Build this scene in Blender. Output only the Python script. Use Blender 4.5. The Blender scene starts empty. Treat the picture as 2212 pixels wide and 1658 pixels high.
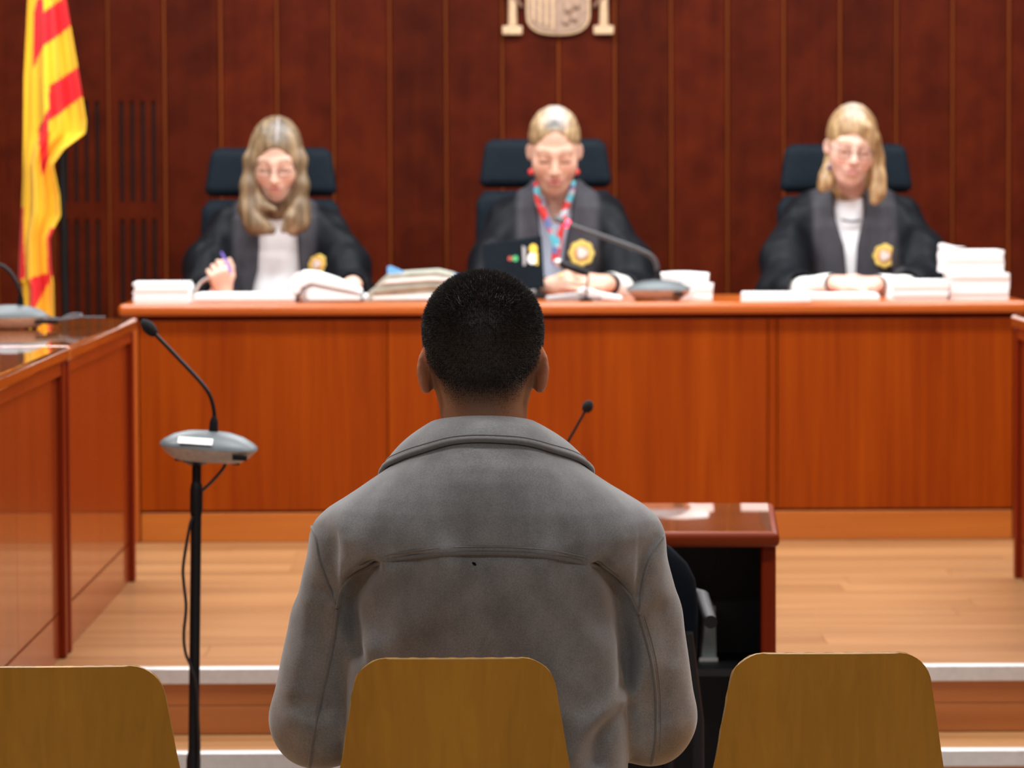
import bpy, bmesh, math, random
import numpy as np
from mathutils import Vector, Matrix, Euler
from mathutils.bvhtree import BVHTree

random.seed(7)
RNG = np.random.default_rng(11)
SC = bpy.context.scene
COL = SC.collection

# ------------------------------------------------------------------ camera
F_PX, W_PX, H_PX = 8300.0, 2212.0, 1658.0
CAM = Vector((0.0, 0.0, 1.484))
PITCH = math.atan(479.0 / F_PX)
ROLL = -0.004
cam_data = bpy.data.cameras.new('camera')
cam = bpy.data.objects.new('camera', cam_data)
COL.objects.link(cam)
CAM_R = (Matrix.Rotation(math.pi / 2 - PITCH, 3, 'X') @ Matrix.Rotation(ROLL, 3, 'Z'))
cam.matrix_world = Matrix.Translation(CAM) @ CAM_R.to_4x4()
cam_data.sensor_width = 36.0
cam_data.lens = F_PX / W_PX * 36.0
cam_data.clip_end = 60
cam_data.dof.use_dof = True
cam_data.dof.focus_distance = 5.52
cam_data.dof.aperture_fstop = 9.6
SC.camera = cam

# ------------------------------------------------------------------ world and light
world = bpy.data.worlds.new('world')
world.use_nodes = True
world.node_tree.nodes['Background'].inputs[0].default_value = (0.9, 0.95, 1.0, 1)
world.node_tree.nodes['Background'].inputs[1].default_value = 0.05
SC.world = world
SC.view_settings.view_transform = 'Standard'
SC.view_settings.look = 'None'
SC.view_settings.gamma = 1.0
SC.view_settings.use_curve_mapping = False
SC.view_settings.exposure = 0.0

CEIL = 3.30
# ceiling luminaires: (x, y, size_x, size_y, watts)
LAMPS = [(-1.6, 10.9, 1.2, 0.32, 54), (0.25, 10.9, 1.2, 0.32, 54), (2.1, 10.9, 1.2, 0.32, 54),
         (-1.6, 12.5, 1.2, 0.32, 46), (0.25, 12.5, 1.2, 0.32, 46), (2.1, 12.5, 1.2, 0.32, 46),
         (-1.6, 8.4, 1.2, 0.32, 58), (0.25, 8.4, 1.2, 0.32, 58), (2.1, 8.4, 1.2, 0.32, 58),
         (-1.3, 5.9, 1.2, 0.32, 36), (1.3, 5.9, 1.2, 0.32, 36),
         (-1.4, 2.2, 1.2, 0.32, 30), (1.4, 2.2, 1.2, 0.32, 30)]
for lx, ly, sx, sy, w in LAMPS:
    ld = bpy.data.lights.new('ceiling_lamp_light', 'AREA')
    ld.shape = 'RECTANGLE'; ld.size = sx; ld.size_y = sy; ld.energy = w
    ld.color = (0.93, 0.97, 1.0)
    lo = bpy.data.objects.new('ceiling_lamp_light', ld)
    lo.location = (lx, ly, CEIL - 0.035)
    COL.objects.link(lo)


# ------------------------------------------------------------------ helpers
def P(px, py, Y):
    d = CAM_R @ Vector(((px - W_PX / 2) / F_PX, (H_PX / 2 - py) / F_PX, -1.0))
    return CAM + d * (Y / d.y)


def PV(px, py, Y):
    return np.array(P(px, py, Y))


ORG = {}


def tag(o, label=None, cat=None, group=None, kind=None):
    if label: o['label'] = label
    if cat: o['category'] = cat
    if group: o['group'] = group
    if kind: o['kind'] = kind
    return o


def thing(name, label, cat, loc=(0, 0, 0), rotz=0.0, group=None):
    o = bpy.data.objects.new(name, None)
    COL.objects.link(o)
    o.empty_display_size = 0.05
    o.location = loc
    o.rotation_euler = (0, 0, rotz)
    ORG[o] = np.array(loc, float)
    return tag(o, label, cat, group)


def obj(name, V, F, mat, parent=None, origin=None, local=False, smooth=True, sharp=40, bevel=0.0, seg=2,
        cols=None, mids=None):
    """one mesh object; V in world coordinates unless local"""
    V = np.asarray(V, float).reshape(-1, 3)
    if local:
        base = np.zeros(3)
    elif parent is not None:
        base = ORG[parent]
    else:
        base = np.array(origin if origin is not None else (0, 0, 0), float)
    L = V - base
    me = bpy.data.meshes.new(name)
    if isinstance(F, np.ndarray) and F.ndim == 2:
        n, k = F.shape
        me.vertices.add(len(L)); me.vertices.foreach_set('co', L.astype(np.float32).ravel())
        me.loops.add(n * k); me.loops.foreach_set('vertex_index', F.astype(np.int32).ravel())
        me.polygons.add(n)
        me.polygons.foreach_set('loop_start', (np.arange(n) * k).astype(np.int32))
        me.update(calc_edges=True)
    else:
        me.from_pydata([tuple(v) for v in L], [], [tuple(int(i) for i in f) for f in F])
        me.update()
    if smooth:
        me.polygons.foreach_set('use_smooth', np.ones(len(me.polygons), bool))
        if sharp and sharp < 180:
            me.set_sharp_from_angle(angle=math.radians(sharp))
    mats = mat if isinstance(mat, (list, tuple)) else [mat]
    for m in mats:
        me.materials.append(m)
    if mids is not None:
        me.polygons.foreach_set('material_index', np.asarray(mids, np.int32))
    if cols is not None:
        a = me.color_attributes.new('Col', 'FLOAT_COLOR', 'POINT')
        c = np.ones((len(L), 4), np.float32); c[:, :3] = cols
        a.data.foreach_set('color', c.ravel())
    o = bpy.data.objects.new(name, me)
    COL.objects.link(o)
    if parent is not None:
        o.parent = parent
    else:
        o.location = base
    ORG[o] = base
    if bevel:
        b = o.modifiers.new('bevel', 'BEVEL')
        b.width = bevel; b.segments = seg; b.limit_method = 'ANGLE'; b.angle_limit = math.radians(40)
    return o


class MB:
    def __init__(s):
        s.V = []; s.F = []; s.M = []

    def add(s, V, F, m=0):
        n = len(s.V)
        s.V += [tuple(v) for v in V]
        s.F += [tuple(i + n for i in f) for f in F]
        s.M += [m] * len(F)
        return s

    def box(s, lo, hi, m=0):
        x0, y0, z0 = lo; x1, y1, z1 = hi
        V = [(x0, y0, z0), (x1, y0, z0), (x1, y1, z0), (x0, y1, z0), (x0, y0, z1), (x1, y0, z1), (x1, y1, z1), (x0, y1, z1)]
        F = [(0, 3, 2, 1), (4, 5, 6, 7), (0, 1, 5, 4), (1, 2, 6, 5), (2, 3, 7, 6), (3, 0, 4, 7)]
        return s.add(V, F, m)

    def obox(s, c, ax, ay, az, m=0):
        """box by centre and three half-axis vectors"""
        c, ax, ay, az = [np.asarray(q, float) for q in (c, ax, ay, az)]
        V = [c + i * ax + j * ay + k * az for k in (-1, 1) for (i, j) in ((-1, -1), (1, -1), (1, 1), (-1, 1))]
        F = [(0, 3, 2, 1), (4, 5, 6, 7), (0, 1, 5, 4), (1, 2, 6, 5), (2, 3, 7, 6), (3, 0, 4, 7)]
        return s.add(V, F, m)

    def loft(s, rings, cap=True, m=0, closed=True):
        k = len(rings[0]); V = [v for r in rings for v in r]; F = []
        for i in range(len(rings) - 1):
            for j in range(k if closed else k - 1):
                a = i * k + j; b = i * k + (j + 1) % k
                F.append((a, b, b + k, a + k))
        if cap:
            F.append(tuple(range(k))[::-1])
            F.append(tuple(range((len(rings) - 1) * k, len(rings) * k)))
        return s.add(V, F, m)

    def tube(s, pts, r, n=10, cap=True, m=0, flat=1.0):
        pts = [Vector(p) for p in pts]
        rs = r if isinstance(r, (list, tuple)) else [r] * len(pts)
        rings = []
        up = None
        for i, p in enumerate(pts):
            t = (pts[min(i + 1, len(pts) - 1)] - pts[max(i - 1, 0)]).normalized()
            if up is None:
                up = Vector((0, 0, 1)) if abs(t.z) < 0.9 else Vector((0, 1, 0))
            sd = t.cross(up).normalized(); up = sd.cross(t).normalized()
            rings.append([p + sd * (math.cos(a) * rs[i]) + up * (math.sin(a) * rs[i] * flat)
                          for a in [2 * math.pi * j / n for j in range(n)]])
        return s.loft(rings, cap, m)

    def lathe(s, prof, c=(0, 0, 0), n=24, m=0, axis='z'):
        rings = []
        for r, z in prof:
            ring = []
            for j in range(n):
                a = 2 * math.pi * j / n
                p = (r * math.cos(a), r * math.sin(a), z)
                if axis == 'y': p = (p[0], -p[2], p[1])
                if axis == 'x': p = (p[2], p[0], p[1])
                ring.append((c[0] + p[0], c[1] + p[1], c[2] + p[2]))
            rings.append(ring)
        return s.loft(rings, True, m)

    def extrude(s, poly, y0, y1, m=0):
        """poly: list of (x,z); extruded along y"""
        n = len(poly)
        V = [(x, y0, z) for x, z in poly] + [(x, y1, z) for x, z in poly]
        F = [tuple(range(n)), tuple(range(2 * n - 1, n - 1, -1))]
        F += [(i, i + n, (i + 1) % n + n, (i + 1) % n) for i in range(n)]
        return s.add(V, F, m)

    def build(s, name, mat, parent=None, **k):
        if isinstance(mat, (list, tuple)):
            k['mids'] = s.M
        o = obj(name, s.V, s.F, mat, parent, **k)
        bm = bmesh.new(); bm.from_mesh(o.data)
        bmesh.ops.recalc_face_normals(bm, faces=bm.faces)
        bm.to_mesh(o.data); bm.free()
        return o


def spline(pts, n=8):
    """Catmull-Rom through points"""
    pts = [np.asarray(p, float) for p in pts]
    q = [2 * pts[0] - pts[1]] + pts + [2 * pts[-1] - pts[-2]]
    out = []
    for i in range(1, len(q) - 2):
        for k in range(n):
            t = k / n
            a, b, c, d = q[i - 1], q[i], q[i + 1], q[i + 2]
            out.append(0.5 * (2 * b + (c - a) * t + (2 * a - 5 * b + 4 * c - d) * t * t + (3 * b - a - 3 * c + d) * t ** 3))
    out.append(pts[-1])
    return out


def copy_tree(o, parent=None):
    c = o.copy(); COL.objects.link(c)
    if parent is not None: c.parent = parent
    for ch in list(o.children):
        copy_tree(ch, c)
    return c


# ------------------------------------------------------------------ materials
def nodes(name):
    m = bpy.data.materials.new(name); m.use_nodes = True
    nt = m.node_tree
    return m, nt, nt.nodes['Principled BSDF']


def plain(name, c, rough=0.5, metal=0.0, spec=0.5, coat=0.0, sheen=0.0, noise=0.0, nscale=30.0, bump=0.0, emit=None):
    m, nt, b = nodes(name)
    b.inputs['Base Color'].default_value = (*c, 1)
    b.inputs['Roughness'].default_value = rough
    b.inputs['Metallic'].default_value = metal
    b.inputs['Specular IOR Level'].default_value = spec
    b.inputs['Coat Weight'].default_value = coat
    b.inputs['Coat Roughness'].default_value = 0.08
    b.inputs['Sheen Weight'].default_value = sheen
    if emit:
        b.inputs['Emission Color'].default_value = (*emit[:3], 1)
        b.inputs['Emission Strength'].default_value = emit[3]
    if noise or bump:
        tc = nt.nodes.new('ShaderNodeTexCoord')
        tx = nt.nodes.new('ShaderNodeTexNoise'); tx.inputs['Scale'].default_value = nscale
        tx.inputs['Detail'].default_value = 4
        nt.links.new(tc.outputs['Object'], tx.inputs['Vector'])
        if noise:
            rp = nt.nodes.new('ShaderNodeValToRGB')
            rp.color_ramp.elements[0].position = 0.3; rp.color_ramp.elements[1].position = 0.7
            rp.color_ramp.elements[0].color = (*[max(0, v * (1 - noise)) for v in c], 1)
            rp.color_ramp.elements[1].color = (*[min(1, v * (1 + noise)) for v in c], 1)
            nt.links.new(tx.outputs['Fac'], rp.inputs['Fac'])
            nt.links.new(rp.outputs['Color'], b.inputs['Base Color'])
        if bump:
            bp = nt.nodes.new('ShaderNodeBump'); bp.inputs['Strength'].default_value = bump
            bp.inputs['Distance'].default_value = 0.002
            nt.links.new(tx.outputs['Fac'], bp.inputs['Height'])
            nt.links.new(bp.outputs['Normal'], b.inputs['Normal'])
    return m


def wood(name, dark, light, grain='z', rough=0.3, coat=0.0, coat_rough=0.06, scale=1.0, vary=0.12, spec=0.5, blotch=0.0):
    m, nt, b = nodes(name)
    N, L = nt.nodes.new, nt.links.new
    tc = N('ShaderNodeTexCoord'); oi = N('ShaderNodeObjectInfo')
    off = N('ShaderNodeVectorMath'); off.operation = 'SCALE'; off.inputs[0].default_value = (37.0, 19.0, 53.0)
    L(oi.outputs['Random'], off.inputs['Scale'])
    ad = N('ShaderNodeVectorMath'); ad.operation = 'ADD'
    L(tc.outputs['Object'], ad.inputs[0]); L(off.outputs['Vector'], ad.inputs[1])
    mp = N('ShaderNodeMapping')
    s = {'x': (0.9, 26, 26), 'y': (26, 0.9, 26), 'z': (26, 26, 0.9)}[grain]
    mp.inputs['Scale'].default_value = tuple(v * scale for v in s)
    L(ad.outputs['Vector'], mp.inputs['Vector'])
    n1 = N('ShaderNodeTexNoise'); n1.inputs['Scale'].default_value = 1.6; n1.inputs['Detail'].default_value = 6
    n1.inputs['Distortion'].default_value = 0.6
    L(mp.outputs['Vector'], n1.inputs['Vector'])
    mp2 = N('ShaderNodeMapping')
    s2 = {'x': (0.6, 6, 6), 'y': (6, 0.6, 6), 'z': (6, 6, 0.6)}[grain]
    mp2.inputs['Scale'].default_value = s2
    L(ad.outputs['Vector'], mp2.inputs['Vector'])
    n2 = N('ShaderNodeTexNoise'); n2.inputs['Scale'].default_value = 1.0; n2.inputs['Detail'].default_value = 3
    L(mp2.outputs['Vector'], n2.inputs['Vector'])
    mx = N('ShaderNodeMix'); mx.inputs['Factor'].default_value = 0.5
    L(n1.outputs['Fac'], mx.inputs['A']); L(n2.outputs['Fac'], mx.inputs['B'])
    fac = mx.outputs['Result']
    if blotch:
        n3 = N('ShaderNodeTexNoise'); n3.inputs['Scale'].default_value = 9.0; n3.inputs['Detail'].default_value = 3
        L(ad.outputs['Vector'], n3.inputs['Vector'])
        m3 = N('ShaderNodeMix'); m3.inputs['Factor'].default_value = blotch
        L(fac, m3.inputs['A']); L(n3.outputs['Fac'], m3.inputs['B'])
        fac = m3.outputs['Result']
    rp = N('ShaderNodeValToRGB')
    rp.color_ramp.elements[0].position = 0.33; rp.color_ramp.elements[1].position = 0.68
    rp.color_ramp.elements[0].color = (*dark, 1); rp.color_ramp.elements[1].color = (*light, 1)
    L(fac, rp.inputs['Fac'])
    hs = N('ShaderNodeHueSaturation')
    mr = N('ShaderNodeMapRange'); mr.inputs['To Min'].default_value = 1 - vary; mr.inputs['To Max'].default_value = 1 + vary
    L(oi.outputs['Random'], mr.inputs['Value']); L(mr.outputs['Result'], hs.inputs['Value'])
    L(rp.outputs['Color'], hs.inputs['Color'])
    L(hs.outputs['Color'], b.inputs['Base Color'])
    b.inputs['Roughness'].default_value = rough
    b.inputs['Specular IOR Level'].default_value = spec
    b.inputs['Coat Weight'].default_value = coat
    b.inputs['Coat Roughness'].default_value = coat_rough
    return m


def attr_mat(name, rough=0.5, spec=0.5, sheen=0.0, sss=0.0, noise=0.0, nscale=(40, 40, 40), bump=0.0, bscale=300.0, sheen_rough=0.4, grain=0.0):
    m, nt, b = nodes(name)
    N, L = nt.nodes.new, nt.links.new
    at = N('ShaderNodeVertexColor'); at.layer_name = 'Col'
    out = at.outputs['Color']
    tc = N('ShaderNodeTexCoord')
    if noise:
        mp = N('ShaderNodeMapping'); mp.inputs['Scale'].default_value = nscale
        L(tc.outputs['Object'], mp.inputs['Vector'])
        tx = N('ShaderNodeTexNoise'); tx.inputs['Scale'].default_value = 1.0; tx.inputs['Detail'].default_value = 5
        L(mp.outputs['Vector'], tx.inputs['Vector'])
        mr = N('ShaderNodeMapRange'); mr.inputs['From Min'].default_value = 0.3; mr.inputs['From Max'].default_value = 0.7
        mr.inputs['To Min'].default_value = 1 - noise; mr.inputs['To Max'].default_value = 1 + noise
        L(tx.outputs['Fac'], mr.inputs['Value'])
        hs = N('ShaderNodeHueSaturation')
        L(mr.outputs['Result'], hs.inputs['Value']); L(out, hs.inputs['Color'])
        out = hs.outputs['Color']
    if grain:
        tg = N('ShaderNodeTexNoise'); tg.inputs['Scale'].default_value = 420.0; tg.inputs['Detail'].default_value = 2
        L(tc.outputs['Object'], tg.inputs['Vector'])
        mg = N('ShaderNodeMapRange'); mg.inputs['From Min'].default_value = 0.3; mg.inputs['From Max'].default_value = 0.7
        mg.inputs['To Min'].default_value = 1 - grain; mg.inputs['To Max'].default_value = 1 + grain
        L(tg.outputs['Fac'], mg.inputs['Value'])
        hg = N('ShaderNodeHueSaturation')
        L(mg.outputs['Result'], hg.inputs['Value']); L(out, hg.inputs['Color'])
        out = hg.outputs['Color']
    L(out, b.inputs['Base Color'])
    if bump:
        tb = N('ShaderNodeTexNoise'); tb.inputs['Scale'].default_value = bscale; tb.inputs['Detail'].default_value = 3
        L(tc.outputs['Object'], tb.inputs['Vector'])
        bp = N('ShaderNodeBump'); bp.inputs['Strength'].default_value = bump; bp.inputs['Distance'].default_value = 0.001
        L(tb.outputs['Fac'], bp.inputs['Height']); L(bp.outputs['Normal'], b.inputs['Normal'])
    b.inputs['Roughness'].default_value = rough
    b.inputs['Specular IOR Level'].default_value = spec
    b.inputs['Sheen Weight'].default_value = sheen
    b.inputs['Sheen Roughness'].default_value = sheen_rough
    b.inputs['Subsurface Weight'].default_value = sss
    b.inputs['Subsurface Scale'].default_value = 0.01
    return m


M = {}
M['bench'] = wood('bench_cherry_veneer', (0.20, 0.024, 0.0003), (0.32, 0.054, 0.0012), 'z', rough=0.4, coat=0.0, vary=0.05, spec=0.12)
M['bench_edge'] = wood('bench_edge_wood', (0.42, 0.085, 0.008), (0.56, 0.13, 0.016), 'x', rough=0.28, coat=0.25, coat_rough=0.12, vary=0.03)
M['bench_post'] = wood('bench_post_wood', (0.36, 0.07, 0.006), (0.48, 0.11, 0.010), 'z', rough=0.35, coat=0.0, vary=0.03)
M['kick'] = wood('bench_kick_wood', (0.38, 0.095, 0.007), (0.49, 0.14, 0.014), 'x', rough=0.4, coat=0.0, vary=0.04)
M['desk'] = wood('desk_lacquered_veneer', (0.18, 0.019, 0.0012), (0.27, 0.038, 0.003), 'z', rough=0.3, spec=0.25, coat=0.6, coat_rough=0.05, vary=0.03)
M['desk_top'] = wood('desk_glossy_top', (0.34, 0.080, 0.012), (0.48, 0.135, 0.020), 'x', rough=0.16, coat=1.0, coat_rough=0.015, vary=0.03)
M['table_edge'] = wood('table_rounded_edge', (0.15, 0.018, 0.002), (0.22, 0.030, 0.004), 'x', rough=0.42, vary=0.03, spec=0.12)
M['desk_post'] = wood('desk_dark_post', (0.13, 0.011, 0.002), (0.20, 0.020, 0.003), 'z', rough=0.35, vary=0.03, spec=0.12)
M['wall'] = wood('wall_mahogany_veneer', (0.046, 0.0045, 0.0010), (0.105, 0.013, 0.0025), 'z', rough=0.45, coat=0.0, vary=0.18, blotch=0.55, spec=0.07)
M['wall_edge'] = wood('wall_lit_bevel_wood', (0.15, 0.028, 0.005), (0.21, 0.045, 0.008), 'z', rough=0.4, vary=0.12, spec=0.2)  # paler than the planks: light caught by joint bevels put into the colour
M['floor'] = wood('dais_laminate', (0.28, 0.135, 0.050), (0.47, 0.245, 0.100), 'x', rough=0.32, coat=0.2, coat_rough=0.12, vary=0.08, scale=1.0)
M['riser'] = wood('riser_laminate', (0.30, 0.085, 0.015), (0.46, 0.16, 0.04), 'x', rough=0.4, vary=0.06, scale=0.6)
M['alu'] = plain('brushed_aluminium', (0.72, 0.70, 0.68), rough=0.42, metal=0.55, noise=0.05, nscale=60)
M['tile'] = plain('grey_terrazzo', (0.42, 0.38, 0.34), rough=0.35, noise=0.12, nscale=90)
M['plaster'] = plain('white_plaster', (0.75, 0.72, 0.66), rough=0.9, noise=0.03, nscale=8)
M['side_panel'] = wood('side_wall_veneer', (0.22, 0.07, 0.02), (0.34, 0.12, 0.04), 'z', rough=0.5, vary=0.05)
M['ply'] = wood('chair_plywood', (0.42, 0.175, 0.006), (0.56, 0.245, 0.011), 'z', rough=0.38, spec=0.3, coat=0.15, coat_rough=0.12, vary=0.03, scale=1.5)
M['ply_edge'] = plain('chair_plywood_edge', (0.62, 0.36, 0.11), rough=0.3, coat=0.5, noise=0.12, nscale=120)
M['steel'] = plain('chair_steel', (0.6, 0.6, 0.6), rough=0.25, metal=1.0)
M['black_plastic'] = plain('black_plastic', (0.005, 0.005, 0.006), rough=0.5, spec=0.3)
M['black_fabric'] = plain('black_fabric', (0.004, 0.006, 0.010), rough=0.9, spec=0.1, noise=0.2, nscale=300, bump=0.2)
M['leather'] = plain('chair_black_leather', (0.006, 0.010, 0.015), rough=0.6, noise=0.15, nscale=60, bump=0.15, spec=0.07)
M['mic_grey'] = plain('microphone_grey_plastic', (0.115, 0.135, 0.142), rough=0.42, spec=0.35)
M['mic_under'] = plain('microphone_beige_underside', (0.50, 0.40, 0.31), rough=0.5, noise=0.15, nscale=80)
M['mic_dark'] = plain('microphone_dark_grey', (0.05, 0.05, 0.055), rough=0.5)
M['foam'] = plain('microphone_black_foam', (0.004, 0.004, 0.004), rough=0.95, bump=0.6, nscale=500)
M['led'] = plain('microphone_red_ring', (0.8, 0.05, 0.08), rough=0.3, emit=(1.0, 0.05, 0.12, 2.5))
M['paper'] = plain('white_paper', (0.93, 0.93, 0.92), rough=0.75, noise=0.02, nscale=20)
M['paper_edge'] = plain('paper_sheet_edges', (0.93, 0.93, 0.92), rough=0.8, noise=0.03, nscale=160)
M['folder_green'] = plain('grey_green_folder', (0.40, 0.42, 0.35), rough=0.7, noise=0.18, nscale=25)
M['folder_brown'] = plain('brown_file_spine', (0.30, 0.22, 0.14), rough=0.7, noise=0.15, nscale=25)
M['tab_blue'] = plain('blue_paper_tab', (0.16, 0.42, 0.80), rough=0.6, noise=0.05)
M['grey_card'] = plain('grey_cardboard', (0.38, 0.37, 0.37), rough=0.7, noise=0.06)
M['sticker_yellow'] = plain('yellow_sticker', (0.85, 0.62, 0.05), rough=0.5, noise=0.04)
M['sticker_green'] = plain('green_sticker', (0.05, 0.40, 0.12), rough=0.5, noise=0.04)
M['sticker_red'] = plain('red_sticker', (0.45, 0.06, 0.03), rough=0.5, noise=0.04)
M['flag_yellow'] = plain('flag_yellow_cloth', (1.0, 0.60, 0.02), rough=0.7, sheen=0.1, noise=0.05, nscale=200)
M['flag_red'] = plain('flag_red_cloth', (0.82, 0.008, 0.020), rough=0.7, sheen=0.1, noise=0.06, nscale=200)
M['slot'] = plain('slot_black_cloth', (0.006, 0.006, 0.006), rough=1.0, spec=0.05)
M['slot_bead'] = plain('slot_grey_bead', (0.030, 0.028, 0.024), rough=0.8, spec=0.2)
M['emblem'] = plain('emblem_carved_wood', (0.40, 0.26, 0.18), rough=0.5, noise=0.25, nscale=70, bump=0.4)
M['emblem_gold'] = plain('emblem_gilt_wood', (0.72, 0.50, 0.30), rough=0.42, noise=0.12, nscale=60)
M['gold'] = plain('badge_gold_thread', (0.78, 0.55, 0.12), rough=0.5, noise=0.25, nscale=180, bump=0.4)
M['badge_white'] = plain('badge_enamel_white', (0.75, 0.66, 0.60), rough=0.45, noise=0.15, nscale=200)
M['badge_red'] = plain('badge_enamel_orange', (0.65, 0.27, 0.08), rough=0.45, noise=0.15, nscale=200)
M['skin'] = attr_mat('skin', rough=0.48, sss=0.06, spec=0.4, noise=0.05, nscale=(60, 60, 60), bump=0.1, bscale=400)
M['robe'] = attr_mat('robe_black_satin', rough=0.55, spec=0.14, noise=0.15, nscale=(30, 30, 12))
M['shirt'] = plain('white_shirt', (0.93, 0.95, 0.97), rough=0.8, noise=0.02, nscale=40, bump=0.1)
M['shirt_blue'] = plain('pale_blue_shirt', (0.55, 0.62, 0.75), rough=0.8, noise=0.03, nscale=40)
M['cuff'] = plain('white_lace_cuff', (0.86, 0.86, 0.82), rough=0.85, noise=0.06, nscale=160, bump=0.3)
M['hair'] = attr_mat('hair', rough=0.42, spec=0.5, noise=0.35, nscale=(170, 170, 10), bump=0.2, bscale=200)
M['jacket'] = attr_mat('grey_suede_jacket', rough=0.82, spec=0.25, sheen=0.55, sheen_rough=0.45, noise=0.17, nscale=(24, 24, 14), bump=0.35, bscale=900, grain=0.16)
M['seam'] = plain('jacket_seam', (0.165, 0.158, 0.152), rough=0.85, sheen=0.4, noise=0.1, nscale=200)
M['trousers'] = plain('dark_trousers', (0.02, 0.022, 0.03), rough=0.9, sheen=0.2, noise=0.1)
M['shoe'] = plain('black_shoe_leather', (0.012, 0.012, 0.012), rough=0.35, noise=0.05)
M['buzz'] = plain('black_buzz_hair', (0.034, 0.029, 0.025), rough=0.5, spec=0.5, noise=0.2, nscale=60)
M['wire'] = plain('spectacle_wire', (0.10, 0.075, 0.07), rough=0.35, metal=0.5)
M['earring_red'] = plain('red_earring', (0.70, 0.03, 0.03), rough=0.35)
M['earring_blue'] = plain('dark_blue_earring', (0.03, 0.03, 0.20), rough=0.35)
M['pen'] = plain('violet_pen', (0.16, 0.10, 0.45), rough=0.35)
M['ring'] = plain('gold_ring', (0.85, 0.55, 0.15), rough=0.3, metal=0.9)
M['cable'] = plain('black_cable', (0.012, 0.012, 0.012), rough=0.5)
M['cable_grey'] = plain('grey_cable', (0.10, 0.10, 0.11), rough=0.6, spec=0.2)
M['lamp_frame'] = plain('lamp_frame_white', (0.8, 0.8, 0.8), rough=0.4)
M['dark_interior'] = plain('desk_black_modesty_panel', (0.006, 0.006, 0.007), rough=0.6)
M['box_grey'] = plain('grey_green_box', (0.20, 0.24, 0.23), rough=0.5, noise=0.2, nscale=30)


def glass_mat():
    m, nt, b = nodes('spectacle_lens')
    N, L = nt.nodes.new, nt.links.new
    tr = N('ShaderNodeBsdfTransparent'); gl = N('ShaderNodeBsdfGlossy'); gl.inputs['Roughness'].default_value = 0.03
    mx = N('ShaderNodeMixShader'); fr = N('ShaderNodeFresnel'); fr.inputs['IOR'].default_value = 1.5
    L(fr.outputs[0], mx.inputs[0]); L(tr.outputs[0], mx.inputs[1]); L(gl.outputs[0], mx.inputs[2])
    L(mx.outputs[0], nt.nodes['Material Output'].inputs['Surface'])
    return m


M['lens'] = glass_mat()


def scarf_mat():
    m, nt, b = nodes('patterned_scarf')
    N, L = nt.nodes.new, nt.links.new
    tc = N('ShaderNodeTexCoord'); vo = N('ShaderNodeTexVoronoi'); vo.inputs['Scale'].default_value = 38
    L(tc.outputs['Object'], vo.inputs['Vector'])
    sp = N('ShaderNodeSeparateColor'); L(vo.outputs['Color'], sp.inputs[0])
    rp = N('ShaderNodeValToRGB'); rp.color_ramp.interpolation = 'CONSTANT'
    e = rp.color_ramp.elements
    e[0].position = 0; e[0].color = (0.62, 0.03, 0.025, 1)
    e[1].position = 0.55; e[1].color = (0.13, 0.17, 0.38, 1)
    a = e.new(0.72); a.color = (0.5, 0.55, 0.62, 1)
    a = e.new(0.84); a.color = (0.12, 0.52, 0.62, 1)
    L(sp.outputs[0], rp.inputs['Fac']); L(rp.outputs['Color'], b.inputs['Base Color'])
    b.inputs['Roughness'].default_value = 0.7
    return m


M['scarf'] = scarf_mat()

# ------------------------------------------------------------------ room shell
DZ = 0.31            # dais floor height
YB = 11.88           # bench front plane
YW = 14.0            # wall face
DF = 8.90            # dais front edge
SF = 8.62            # lower step front edge
XL, XR, YN = -4.2, 4.2, -3.0


def struct(name, mb, mat, label=None, **k):
    o = mb.build(name, mat, **k)
    tag(o, label, None, None, 'structure')
    return o


struct('floor', MB().box((XL, YN, -0.1), (XR, YW + .15, 0.0)), M['tile'], 'grey hall floor below the steps')
struct('ceiling', MB().box((XL, YN, CEIL), (XR, YW + .15, CEIL + .1)), M['plaster'], 'plain white courtroom ceiling')
struct('wall_left', MB().box((XL - .1, YN, 0), (XL, YW + .15, CEIL)), M['side_panel'], 'side wall left of the desks')
struct('wall_right', MB().box((XR, YN, 0), (XR + .1, YW + .15, CEIL)), M['side_panel'], 'side wall right of the desks')
struct('wall_rear', MB().box((XL, YN - .1, 0), (XR, YN, CEIL)), M['plaster'], 'rear wall of the public gallery')

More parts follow.
